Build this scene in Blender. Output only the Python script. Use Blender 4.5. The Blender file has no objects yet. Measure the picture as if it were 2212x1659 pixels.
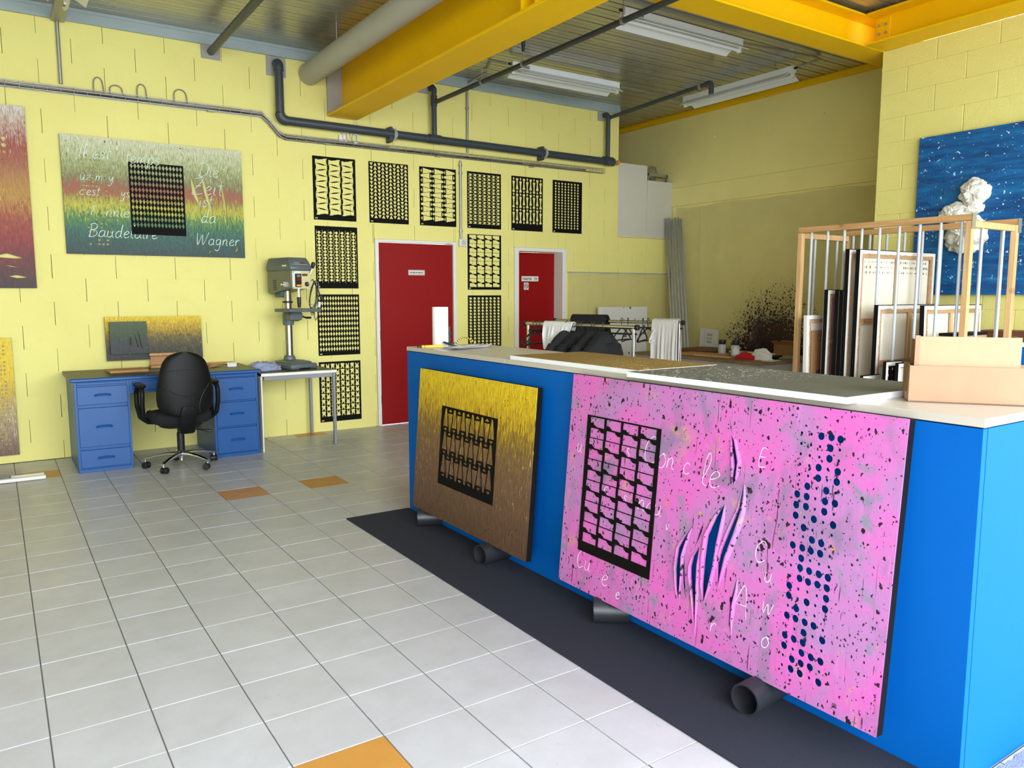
import bpy, bmesh, math, random
from mathutils import Vector, Matrix, noise as mnoise
R = math.radians
random.seed(7)
scn = bpy.context.scene
COL = scn.collection

# ------------------------------------------------------------------ camera
cam_d = bpy.data.cameras.new('camera'); cam = bpy.data.objects.new('camera', cam_d); COL.objects.link(cam)
cam_d.sensor_width = 36.0; cam_d.lens = 36.0 * 1666.7 / 2212.0; cam_d.clip_start = 0.05; cam_d.clip_end = 200
yaw, pitch, roll = R(33.82), R(-6.645), R(-0.0445)
fw = Vector((math.sin(yaw)*math.cos(pitch), math.cos(yaw)*math.cos(pitch), math.sin(pitch)))
rt = Vector((math.cos(yaw), -math.sin(yaw), 0)); up = rt.cross(fw)
r2 = rt*math.cos(roll) + up*math.sin(roll); u2 = up*math.cos(roll) - rt*math.sin(roll)
cam.matrix_world = Matrix(((r2.x, u2.x, -fw.x, 0), (r2.y, u2.y, -fw.y, 0), (r2.z, u2.z, -fw.z, 1.47), (0, 0, 0, 1)))
scn.camera = cam

# ------------------------------------------------------------------ world / light / exposure
world = bpy.data.worlds.new('world'); scn.world = world; world.use_nodes = True
bg = world.node_tree.nodes['Background']
bg.inputs['Color'].default_value = (0.86, 0.93, 1.0, 1); bg.inputs['Strength'].default_value = 11.4
scn.view_settings.view_transform = 'Standard'; scn.view_settings.look = 'None'
scn.view_settings.exposure = 0.0; scn.view_settings.gamma = 1.0
scn.view_settings.use_curve_mapping = False
FRONT = -1.3                       # y of the glazed shop front behind the camera
WX0, WX1 = -3.2, 6.2               # the glazed stretch
def portal(name, x0, x1, y0, y1, z0, z1, rot):
    l = bpy.data.lights.new(name, 'AREA'); l.shape = 'RECTANGLE'
    l.size = max(x1-x0, y1-y0); l.size_y = z1-z0; l.cycles.is_portal = True
    o = bpy.data.objects.new(name, l); COL.objects.link(o)
    o.location = ((x0+x1)/2, (y0+y1)/2, (z0+z1)/2); o.rotation_euler = rot
portal('daylight_portal', WX0, WX1, FRONT-.06, FRONT-.06, .1, 3.6, (R(90), 0, 0))

# ------------------------------------------------------------------ helpers
def S(r, g, b, a=1.0):
    f = lambda c: (c/255/12.92) if c/255 <= .04045 else ((c/255+.055)/1.055)**2.4
    return (f(r), f(g), f(b), a)
ORG = {}
class NT:
    def __init__(s, name):
        s.m = bpy.data.materials.new(name); s.m.use_nodes = True; s.t = s.m.node_tree
        s.p = s.t.nodes['Principled BSDF']; s.out = s.t.nodes['Material Output']
    def n(s, ty, ins=None, **props):
        nd = s.t.nodes.new(ty)
        for k, v in props.items(): setattr(nd, k, v)
        for k, v in (ins or {}).items(): s.set(nd.inputs[k], v)
        return nd
    def set(s, sock, v):
        if isinstance(v, bpy.types.NodeSocket): s.t.links.new(v, sock)
        else: sock.default_value = v
    def P(s, **kw):
        for k, v in kw.items(): s.set(s.p.inputs[k.replace('_', ' ')], v)
    def obj(s): return s.n('ShaderNodeTexCoord').outputs['Object']
    def map(s, vec, scale=(1, 1, 1), loc=(0, 0, 0), rot=(0, 0, 0)):
        return s.n('ShaderNodeMapping', {'Vector': vec, 'Scale': scale, 'Location': loc, 'Rotation': rot}).outputs[0]
    def noise(s, vec, scale, detail=3, rough=.55, dist=0):
        return s.n('ShaderNodeTexNoise', {'Vector': vec, 'Scale': scale, 'Detail': detail, 'Roughness': rough, 'Distortion': dist}).outputs['Fac']
    def vor(s, vec, scale, rand=1.0, out='Distance'):
        return s.n('ShaderNodeTexVoronoi', {'Vector': vec, 'Scale': scale, 'Randomness': rand}).outputs[out]
    def math(s, op, a, b=0.0, clamp=False):
        return s.n('ShaderNodeMath', {0: a, 1: b}, operation=op, use_clamp=clamp).outputs[0]
    def mix(s, f, a, b, blend='MIX'):
        nd = s.t.nodes.new('ShaderNodeMix'); nd.data_type = 'RGBA'; nd.blend_type = blend
        s.set(nd.inputs[0], f); s.set(nd.inputs[6], a); s.set(nd.inputs[7], b); return nd.outputs[2]
    def ramp(s, f, stops, interp='LINEAR'):
        nd = s.n('ShaderNodeValToRGB', {0: f}); cr = nd.color_ramp; cr.interpolation = interp
        while len(cr.elements) < len(stops): cr.elements.new(.5)
        for e, (p, c) in zip(cr.elements, stops):
            e.position = p; e.color = c if not isinstance(c, (int, float)) else (c, c, c, 1)
        return nd.outputs[0]
    def step(s, f, lo, hi):
        return s.n('ShaderNodeMapRange', {0: f, 1: lo, 2: hi}, clamp=True).outputs[0]
    def bump(s, h, strength=.3, dist=.01):
        s.set(s.p.inputs['Normal'], s.n('ShaderNodeBump', {'Height': h, 'Strength': strength, 'Distance': dist}).outputs[0])
def M(name, col, rough=.5, metal=0.0, var=.0, vscale=8, bump=0, bscale=60, bdist=.003, coat=0, rand=0, spec=.5):
    k = NT(name); k.P(Base_Color=col, Roughness=rough, Metallic=metal)
    k.p.inputs['Specular IOR Level'].default_value = spec
    if coat: k.P(Coat_Weight=coat, Coat_Roughness=.1)
    c = col
    if var or rand:
        v = k.obj()
        if var:
            f = k.noise(v, vscale, 5)
            c = k.mix(k.step(f, .3, .7), tuple(x*(1-var) for x in col[:3])+(1,), tuple(min(1, x*(1+var)) for x in col[:3])+(1,))
        if rand:
            r = k.n('ShaderNodeObjectInfo').outputs['Random']
            c = k.mix(k.math('MULTIPLY', r, rand), c, tuple(x*.55 for x in col[:3])+(1,))
        k.P(Base_Color=c)
    if bump: k.bump(k.noise(k.obj(), bscale, 4), bump, bdist)
    return k.m

class MB:
    def __init__(s): s.v = []; s.f = []
    def add(s, vs, fs):
        o = len(s.v); s.v += [Vector(v) for v in vs]; s.f += [tuple(i+o for i in f) for f in fs]; return s
    def box(s, x0, x1, y0, y1, z0, z1):
        return s.add([(x0, y0, z0), (x1, y0, z0), (x1, y1, z0), (x0, y1, z0), (x0, y0, z1), (x1, y0, z1), (x1, y1, z1), (x0, y1, z1)],
                     [(3, 2, 1, 0), (4, 5, 6, 7), (0, 1, 5, 4), (1, 2, 6, 5), (2, 3, 7, 6), (3, 0, 4, 7)])
    def bar(s, p0, p1, w, h, upv=(0, 0, 1)):
        p0, p1 = Vector(p0), Vector(p1); d = (p1-p0).normalized(); u = Vector(upv)
        if abs(d.dot(u)) > .98: u = Vector((0, 1, 0))
        a = d.cross(u).normalized()*w/2; b = a.cross(d).normalized()*h/2
        vs = [p+i*a+j*b for p in (p0, p1) for i, j in ((-1, -1), (1, -1), (1, 1), (-1, 1))]
        return s.add(vs, [(0, 1, 2, 3), (7, 6, 5, 4), (0, 4, 5, 1), (1, 5, 6, 2), (2, 6, 7, 3), (3, 7, 4, 0)])
    def cyl(s, p0, p1, r0, r1=None, n=16, cap=True):
        r1 = r0 if r1 is None else r1; p0, p1 = Vector(p0), Vector(p1); d = (p1-p0).normalized()
        a = d.orthogonal().normalized(); b = d.cross(a)
        vs = [p+(a*math.cos(2*math.pi*i/n)+b*math.sin(2*math.pi*i/n))*r for p, r in ((p0, r0), (p1, r1)) for i in range(n)]
        fs = [(i, (i+1) % n, n+(i+1) % n, n+i) for i in range(n)]
        if cap: fs += [tuple(range(n-1, -1, -1)), tuple(range(n, 2*n))]
        return s.add(vs, fs)
    def pipe(s, p0, p1, ro, ri, n=28):     # hollow
        p0, p1 = Vector(p0), Vector(p1); d = (p1-p0).normalized(); a = d.orthogonal().normalized(); b = d.cross(a)
        vs = [p+(a*math.cos(2*math.pi*i/n)+b*math.sin(2*math.pi*i/n))*r for p, r in ((p0, ro), (p1, ro), (p1, ri), (p0, ri)) for i in range(n)]
        return s.add(vs, [(k*n+i, k*n+(i+1) % n, ((k+1) % 4)*n+(i+1) % n, ((k+1) % 4)*n+i) for k in range(4) for i in range(n)])
    def tube(s, pts, r, n=8, closed=False, cap=True):
        pts = [Vector(p) for p in pts]; m = len(pts); rs = r if isinstance(r, (list, tuple)) else [r]*m
        vs = []; a = None
        for i, p in enumerate(pts):
            if closed: d = pts[(i+1) % m]-pts[i-1]
            else: d = pts[min(i+1, m-1)]-pts[max(i-1, 0)]
            d.normalize()
            if a is None: a = d.orthogonal().normalized()
            else: a = (a-d*a.dot(d)).normalized()
            b = d.cross(a)
            vs += [p+(a*math.cos(2*math.pi*j/n)+b*math.sin(2*math.pi*j/n))*rs[i] for j in range(n)]
        fs = [(i*n+j, i*n+(j+1) % n, ((i+1) % m)*n+(j+1) % n, ((i+1) % m)*n+j) for i in range(m if closed else m-1) for j in range(n)]
        if cap and not closed: fs += [tuple(range(n-1, -1, -1)), tuple(range((m-1)*n, m*n))]
        return s.add(vs, fs)
    def lathe(s, c, prof, n=20):
        c = Vector(c); vs = [c+Vector((r*math.cos(2*math.pi*i/n), r*math.sin(2*math.pi*i/n), z)) for r, z in prof for i in range(n)]
        k = len(prof); fs = [(j*n+i, j*n+(i+1) % n, (j+1)*n+(i+1) % n, (j+1)*n+i) for j in range(k-1) for i in range(n)]
        fs += [tuple(range(n-1, -1, -1)), tuple(range((k-1)*n, k*n))]
        return s.add(vs, fs)
    def prism(s, pts, fn, d0, d1):         # pts 2-D polygon, fn(a,b,d)->xyz
        n = len(pts); vs = [fn(a, b, d0) for a, b in pts]+[fn(a, b, d1) for a, b in pts]
        return s.add(vs, [tuple(range(n-1, -1, -1)), tuple(range(n, 2*n))]+[(i, (i+1) % n, n+(i+1) % n, n+i) for i in range(n)])
    def grid(s, fn, nu, nv, cu=False):
        vs = [fn(i/nu, j/nv) for j in range(nv+1) for i in range(nu+(0 if cu else 1))]; w = nu+(0 if cu else 1)
        return s.add(vs, [(j*w+i, j*w+(i+1) % w, (j+1)*w+(i+1) % w, (j+1)*w+i) for j in range(nv) for i in range(nu)])
    def loft(s, rings, cap=True):
        n = len(rings[0]); vs = [p for r in rings for p in r]; k = len(rings)
        fs = [(j*n+i, j*n+(i+1) % n, (j+1)*n+(i+1) % n, (j+1)*n+i) for j in range(k-1) for i in range(n)]
        if cap: fs += [tuple(range(n-1, -1, -1)), tuple(range((k-1)*n, k*n))]
        return s.add(vs, fs)
    def xf(s, mat): s.v = [mat @ v for v in s.v]; return s
    def mesh(s, name, mat, bevel=0, seg=1, ang=35, org=None):
        if org is not None: s.v = [v-org for v in s.v]
        me = bpy.data.meshes.new(name); me.from_pydata(s.v, [], s.f)
        bm = bmesh.new(); bm.from_mesh(me)
        bmesh.ops.recalc_face_normals(bm, faces=bm.faces)
        if bevel:
            seg = 1
            es = [e for e in bm.edges if len(e.link_faces) == 2 and e.calc_face_angle(0) > R(ang)]
            bmesh.ops.bevel(bm, geom=es, offset=bevel, segments=seg, profile=.5, affect='EDGES', clamp_overlap=True)
        bm.to_mesh(me); bm.free()
        for p in me.polygons: p.use_smooth = True
        me.set_sharp_from_angle(angle=R(ang))
        if mat: me.materials.append(mat)
        return me
    def build(s, name, mat, parent=None, bevel=0, seg=1, ang=35, local=False):
        if parent is not None:
            org = None if local else ORG.get(parent.name)
            o = bpy.data.objects.new(name, s.mesh(name, mat, bevel, seg, ang, org)); COL.objects.link(o); o.parent = parent
            if org is not None: ORG[o.name] = org
            return o
        xs = [v.x for v in s.v]; ys = [v.y for v in s.v]; zs = [v.z for v in s.v]
        org = Vector(((min(xs)+max(xs))/2, (min(ys)+max(ys))/2, min(zs)))
        o = bpy.data.objects.new(name, s.mesh(name, mat, bevel, seg, ang, org)); COL.objects.link(o); o.location = org
        ORG[o.name] = org; return o
def tag(o, label=None, cat=None, group=None, kind=None):
    if label: o['label'] = label
    if cat: o['category'] = cat
    if group: o['group'] = group
    if kind: o['kind'] = kind
    return o
def thing(name, label, cat, loc=(0, 0, 0), rot=(0, 0, 0), group=None, kind=None):
    o = bpy.data.objects.new(name, None); COL.objects.link(o); o.empty_display_size = .1
    o.location = loc; o.rotation_euler = rot; ORG[o.name] = Vector(loc)
    return tag(o, label, cat, group, kind)
def dup(o, parent=None):
    c = o.copy(); COL.objects.link(c)
    if parent is not None: c.parent = parent
    for ch in list(o.children): dup(ch, c)
    return c
def bx(*a): return MB().box(*a)
def flat(outer, holes, th):                # plate in the x/z plane, front at y=0, with real holes
    cu = bpy.data.curves.new('plate', 'CURVE'); cu.dimensions = '2D'; cu.fill_mode = 'BOTH'; cu.extrude = th/2
    for poly in [outer]+list(holes):
        sp = cu.splines.new('POLY'); sp.points.add(len(poly)-1); sp.use_cyclic_u = True
        for p, (a, b) in zip(sp.points, poly): p.co = (a, b, 0, 1)
    o = bpy.data.objects.new('plate', cu); me = bpy.data.meshes.new_from_object(o)
    bpy.data.objects.remove(o); bpy.data.curves.remove(cu)
    me.transform(Matrix(((1, 0, 0, 0), (0, 0, -1, th/2), (0, 1, 0, 0), (0, 0, 0, 1))))
    return me
def plate(name, outer, holes, th, mat, parent, at=(0, 0, 0)):
    me = flat(outer, holes, th); me.name = name; me.transform(Matrix.Translation(at)); me.materials.clear(); me.materials.append(mat)
    o = bpy.data.objects.new(name, me); COL.objects.link(o); o.parent = parent
    return o
def text(name, s, size, mat, parent, at, shear=0, rot=0, ex=.0006, bold=0, align='LEFT', spacing=1.0, sx=1.0):
    cu = bpy.data.curves.new(name, 'FONT'); cu.body = s; cu.size = size; cu.extrude = ex; cu.shear = shear; cu.offset = bold
    cu.align_x = align; cu.space_character = spacing; cu.resolution_u = 3
    o = bpy.data.objects.new(name, cu); me = bpy.data.meshes.new_from_object(o)
    bpy.data.objects.remove(o); bpy.data.curves.remove(cu)
    me.transform(Matrix.Diagonal((sx, 1, 1, 1)))
    me.transform(Matrix.Translation(at) @ Matrix.Rotation(R(rot), 4, 'Y') @ Matrix(((1, 0, 0, 0), (0, 0, -1, 0), (0, 1, 0, 0), (0, 0, 0, 1))))
    me.materials.clear(); me.materials.append(mat); me.name = name
    o = bpy.data.objects.new(name, me); COL.objects.link(o); o.parent = parent
    return o
GL = {'a': (.56, ['42,45 25,50 8,36 8,10 22,0 38,14 42,45 42,12 54,2']), 'b': (.5, ['8,100 8,0 8,30 24,48 40,30 34,6 8,4']), 'c': (.46, ['40,42 24,50 8,30 12,6 28,0 44,8']), 'd': (.58, ['42,42 22,48 8,26 14,2 32,4 42,30 44,100 42,14 54,2']),
 'e': (.48, ['8,22 30,30 38,42 24,50 8,32 10,8 26,0 44,10']), 'f': (.4, ['42,92 26,100 16,70 14,-20', '2,46 34,48']), 'g': (.56, ['42,44 24,50 8,34 14,8 34,10 42,42 40,-30 22,-46 6,-34']), 'i': (.26, ['10,48 10,8 22,0', '12,66 13,70']), 'l': (.3, ['10,20 26,70 20,98 10,80 10,12 26,0']),
 'm': (.8, ['8,48 8,0 12,34 26,50 32,34 32,0 36,34 52,50 58,34 58,6 70,0']), 'n': (.56, ['8,48 8,0 12,34 28,50 38,36 38,6 50,0']), 'o': (.5, ['26,50 8,30 14,2 34,2 42,28 26,50 40,44']), 'p': (.52, ['8,50 6,-40 8,30 28,50 42,30 30,2 8,8']), 'q': (.54, ['42,44 24,50 8,30 16,4 36,8 42,44 42,-40']), 'r': (.42, ['8,50 10,0 12,30 26,50 38,44']),
 's': (.44, ['38,44 22,52 10,40 34,16 24,0 4,6']), 't': (.36, ['18,88 16,12 28,0', '2,56 36,60']), 'u': (.56, ['8,50 8,14 20,0 36,12 40,50 40,10 52,0']), 'v': (.46, ['6,50 22,0 40,50']), 'w': (.66, ['6,50 16,0 30,44 44,0 58,50']), 'y': (.5, ['8,50 12,20 26,12 40,50 38,-20 20,-44 6,-32']), 'z': (.46, ['6,46 38,46 6,2 42,0']),
 'B': (.68, ['14,96 12,0', '2,90 30,100 52,84 44,60 14,52 46,48 58,24 38,0 4,2']), 'W': (1.0, ['2,96 20,0 44,84 62,0 92,104']), 'D': (.72, ['14,96 12,2', '2,90 36,98 62,66 56,22 30,0 2,4']), 'Z': (.7, ['6,90 56,94 4,2 62,6', '18,48 46,50']), 'C': (.66, ['56,84 34,100 8,70 8,26 30,0 60,16']), 'E': (.56, ['48,92 12,92 10,2 50,2', '10,48 40,50']), 'A': (.7, ['2,0 32,100 60,0', '14,36 50,38']), 'J': (.5, ['40,96 38,14 20,0 6,14']), 'I': (.3, ['14,96 12,0']), 'P': (.58, ['12,96 10,0', '4,90 34,98 50,76 36,52 10,50']), "'": (.2, ['12,100 8,82']), ' ': (.35, [])}
def script(name, s, size, mat, parent, at, r=.0032, slant=.22, jit=.0):
    """handwritten word drawn as raised strokes of paint on the front of a canvas"""
    mb = MB(); x = 0.0
    for ch in s:
        adv, sts = GL[ch]
        for st_ in sts:
            pts = [tuple(float(q)/100 for q in p.split(',')) for p in st_.split()]; n = len(pts); dn = []
            for i in range(n-1):
                p0, p1, p2, p3 = pts[max(i-1, 0)], pts[i], pts[i+1], pts[min(i+2, n-1)]
                for q in range(5):
                    t = q/5; dn.append(tuple(.5*(2*p1[k]+(p2[k]-p0[k])*t+(2*p0[k]-5*p1[k]+4*p2[k]-p3[k])*t*t+(3*p1[k]-p0[k]-3*p2[k]+p3[k])*t**3) for k in (0, 1)))
            dn.append(pts[-1]); m = len(dn)
            mb.tube([(at[0]+(x+a+slant*b)*size, 0.0, at[2]+b*size) for a, b in dn], [r*(.55+.6*abs(math.sin(i*.37+x*3))) for i in range(m)], 6)
        x += adv
    mb.v = [Vector((v.x, at[1]+(v.y)*.35, v.z)) for v in mb.v]
    return mb.build(name, mat, parent, local=True, ang=80)
def circ(x, y, r, n=10, ry=None):
    ry = r if ry is None else ry
    return [(x+r*math.cos(2*math.pi*i/n), y+ry*math.sin(2*math.pi*i/n)) for i in range(n)]
def rect(w, h, x=0, y=0): return [(x, y), (x+w, y), (x+w, y+h), (x, y+h)]
def arc(c, r, a0, a1, n, fn): return [fn(c[0]+r*math.cos(R(a0+(a1-a0)*i/n)), c[1]+r*math.sin(R(a0+(a1-a0)*i/n))) for i in range(n+1)]

# ------------------------------------------------------------------ materials
YEL = S(237, 229, 140)
def wallmat(name, strength, scale):
    k = NT(name); v = k.obj(); w = k.n('ShaderNodeNewGeometry').outputs['Position']
    f = k.noise(w, 1.3, 5); g = k.noise(w, 9, 4)
    c = k.mix(k.step(f, .3, .75), YEL, S(232, 222, 134)); c = k.mix(k.math('MULTIPLY', k.step(g, .55, .8), .25), c, S(226, 214, 134))
    k.P(Base_Color=c, Roughness=.62); k.p.inputs['Specular IOR Level'].default_value = .35
    k.bump(k.math('ADD', k.noise(w, scale, 4), k.math('MULTIPLY', k.noise(w, 22, 3), .8)), strength, .004); return k.m
m_wall = wallmat('yellow_wall_paint', .25, 130)
m_wallr = wallmat('yellow_wall_paint_rough', .7, 70)
m_wallx = M('yellow_panel_paint', S(238, 226, 150), .5, var=.05, vscale=1.2)
m_joint = M('dark_block_joint', S(70, 62, 30), .9)
m_tile = NT('pale_floor_tile')
def _tile(k):
    v = k.n('ShaderNodeNewGeometry').outputs['Position']; r = k.n('ShaderNodeObjectInfo').outputs['Random']
    c = k.mix(k.step(k.noise(v, 5, 6, .65), .25, .75), S(184, 184, 187), S(200, 201, 206))
    c = k.mix(k.math('MULTIPLY', r, .22), c, S(172, 171, 170))
    c = k.mix(k.math('MULTIPLY', k.step(k.noise(v, 14, 4, .7, 1.5), .63, .72), .22), c, S(150, 147, 142))
    k.P(Base_Color=c, Roughness=k.ramp(k.noise(v, 7, 4), [(.3, .3), (.7, .42)])); k.p.inputs['Specular IOR Level'].default_value = .45
    k.bump(k.noise(v, 35, 3), .06, .003)
_tile(m_tile); m_tile = m_tile.m
m_otile = M('ochre_floor_tile', S(196, 140, 66), .4, var=.06, vscale=9, bump=.05)
m_grout = M('grey_floor_grout', S(122, 120, 120), .85)
m_blue = M('blue_gloss_paint', S(0, 78, 146), .4, var=.03, vscale=3)
m_bluec = M('blue_counter_laminate', S(0, 92, 178), .55, var=.03, vscale=2, spec=.12)
m_lam = M('cream_laminate', S(196, 188, 176), .32, var=.02, vscale=4)
m_red = M('red_door_paint', S(142, 8, 9), .5, var=.03, vscale=2, spec=.2)
m_white = M('white_paint', S(230, 228, 220), .45)
m_paper = M('white_paper', S(240, 242, 248), .8, var=.03)
m_black = M('black_plastic', S(24, 24, 26), .45)
m_blackm = M('matt_black', S(12, 11, 11), .7, spec=.2)
m_sten = M('black_stencil_board', S(10, 8, 7), .7, spec=.15)
m_chairp = M('black_chair_shell', S(12, 13, 14), .5, spec=.25, bump=.12, bscale=300, bdist=.001)
m_fabric = M('black_fabric', S(20, 20, 23), .95, bump=.4, bscale=220, bdist=.002)
m_fabg = M('charcoal_fabric', S(60, 60, 66), .95, bump=.3, bscale=200, bdist=.002)
m_chrome = M('chrome', S(225, 225, 228), .12, 1.0)
m_steel = M('brushed_steel', S(165, 165, 165), .3, 1.0, var=.08, vscale=20)
m_galv = M('galvanised_steel', S(165, 165, 160), .42, .7, var=.08, vscale=20)
m_gpaint = M('grey_steel_paint', S(160, 174, 176), .5, var=.04)
m_prim = M('grey_primer', S(160, 158, 150), .55, var=.06, vscale=5)
m_gpipe = M('pale_grey_pipe', S(178, 176, 166), .5, var=.03)
m_dpipe = M('dark_grey_plastic_pipe', S(58, 66, 73), .42, var=.05, vscale=4)
m_beam = M('yellow_steel_paint', S(250, 198, 2), .45, spec=.25, var=.04, vscale=1.5)
m_carpet = M('dark_navy_carpet', S(34, 38, 52), .98, var=.25, vscale=260, bump=.9, bscale=400, bdist=.004)
m_rug = M('pale_grey_rug', S(190, 192, 200), .98, var=.12, vscale=120, bump=1, bscale=200, bdist=.01)
def woodmat(name, a, b, rough=.6, ax=2):
    k = NT(name); v = k.obj(); sc = [14, 14, 14]; sc[ax] = .9
    f = k.noise(k.map(v, tuple(sc)), 3, 5, .6, .6)
    c = k.mix(k.step(f, .3, .72), a, b); kn = k.vor(k.map(v, (5, 5, 5)), 1.0)
    c = k.mix(k.math('MULTIPLY', k.math('SUBTRACT', 1, k.step(kn, .07, .16)), .55), c, tuple(x*.35 for x in b[:3])+(1,))
    k.P(Base_Color=c, Roughness=rough); k.bump(f, .08, .003); return k.m
m_pine = woodmat('pine_timber', S(226, 188, 136), S(198, 150, 98))
m_piney = woodmat('pine_timber_across', S(214, 170, 116), S(180, 130, 82), ax=1)
m_ply = M('fibreboard_wood', S(188, 142, 96), .7, var=.08, vscale=12)
m_brownw = woodmat('dark_brown_wood', S(120, 74, 46), S(84, 48, 30), ax=1)
m_card = M('brown_cardboard', S(168, 132, 104), .85, var=.05, vscale=14)
m_cardl = M('pale_cardboard', S(172, 148, 116), .85, var=.04, vscale=14)
m_cardd = M('dull_and_shaded_cardboard', S(150, 112, 72), .85, var=.08, vscale=10)
m_foam = M('white_foam_board', S(242, 243, 246), .75, bump=.3, bscale=90, bdist=.004)
m_canvasb = M('raw_canvas_back', S(236, 228, 210), .9, var=.03, vscale=60)
m_canvasp = M('pinkish_canvas_back', S(176, 140, 142), .9, var=.05, vscale=30)
m_tubew = M('grey_plastic_tube', S(186, 192, 198), .4)
m_dgrey = M('dark_grey_machine_paint', S(94, 104, 106), .4, var=.04)
m_mgrey = M('olive_grey_machine_paint', S(112, 114, 98), .4, var=.04)
m_lamp = M('white_enamel', S(232, 236, 236), .35)
m_glasst = M('frosted_tube_glass', S(225, 228, 228), .25)
m_rag = M('blue_grey_rag', S(150, 158, 186), .95, bump=.3, bscale=120)
m_towel = M('pale_grey_towel', S(196, 190, 180), .98, bump=.8, bscale=160, bdist=.004)
m_wcloth = M('white_cotton', S(236, 236, 234), .95, bump=.2, bscale=120)
m_redc = M('red_cloth', S(196, 30, 36), .9)
m_ylw = M('bright_yellow_plastic', S(240, 200, 40), .4)
m_orange = M('orange_plastic', S(240, 160, 30), .4)
m_ink = M('black_ink', S(20, 20, 20), .7)
m_rust = M('rust_red_cable', S(128, 72, 58), .6)
m_gcab = M('grey_cable', S(140, 134, 128), .6)
m_brass = M('brushed_brass_rail', S(200, 190, 150), .25, 1.0)
m_snow = M('white_expanding_foam', S(232, 230, 220), .55, bump=.5, bscale=28, bdist=.01)
m_gchan = M('grey_aluminium_channel', S(165, 168, 172), .4, .5)

# ------------------------------------------------------------------ setting: floor
PX, PY, TX, TY = .3103, .3058, .067, 2.262
def tile_mesh(x0, x1, y0, y1):
    g = .0022; mb = bx(x0+g, x1-g, y0+g*.8, y1-g*.8, -.010, 0)
    return mb
fl = tag(bx(-6, 8.3, -2.8, 10.6, -.12, -.005).build('floor', m_grout), kind='structure')
fo = ORG[fl.name]
base_me = None; ORANGE = {(2, -1), (4, 11), (6, 11), (0, 16), (8, 18)}
rest = MB(); random.seed(3)
for k in range(-19, 26):
    for j in range(-16, 27):
        x0, y0 = TX+k*PX, TY+j*PY
        if x0+PX > 8.2 or y0+PY > 10.5: continue
        vis = (-1 <= k <= 7 and -2 <= j <= 18) or (8 <= k <= 14 and 8 <= j <= 18)
        if k in (6, 7) and j < 7: vis = False
        if vis:
            if base_me is None:
                base_me = tile_mesh(-PX/2, PX/2, -PY/2, PY/2).mesh('tile', m_tile, bevel=.0016)
                om = base_me.copy(); om.materials.clear(); om.materials.append(m_otile)
            t = bpy.data.objects.new('tile', om if (k, j) in ORANGE else base_me); COL.objects.link(t); t.parent = fl
            t.location = Vector((x0+PX/2, y0+PY/2, random.uniform(-.0006, .0004)))-fo
            t.rotation_euler = (random.uniform(-.0012, .0012), random.uniform(-.0012, .0012), 0)
        elif y0 < 8.0 or x0 > 6.9:
            g = .0022; rest.add([(x0+g, y0+g, 0), (x0+PX-g, y0+g, 0), (x0+PX-g, y0+PY-g, 0), (x0+g, y0+PY-g, 0)], [(0, 1, 2, 3)])
            rest.add([(x0+g, y0+g, -.01), (x0+PX-g, y0+g, -.01), (x0+PX-g, y0+PY-g, -.01), (x0+g, y0+PY-g, -.01)], [(3, 2, 1, 0)])
o = rest.build('tile', m_tile, fl); o['kind'] = 'stuff'
# outside pavement in front of the shop (seen only by the light)
tag(bx(-14, 14, -16, FRONT-.1, -.14, -.02).build('pavement', M('pavement_concrete', S(170, 168, 165), .9)), kind='structure')

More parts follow.
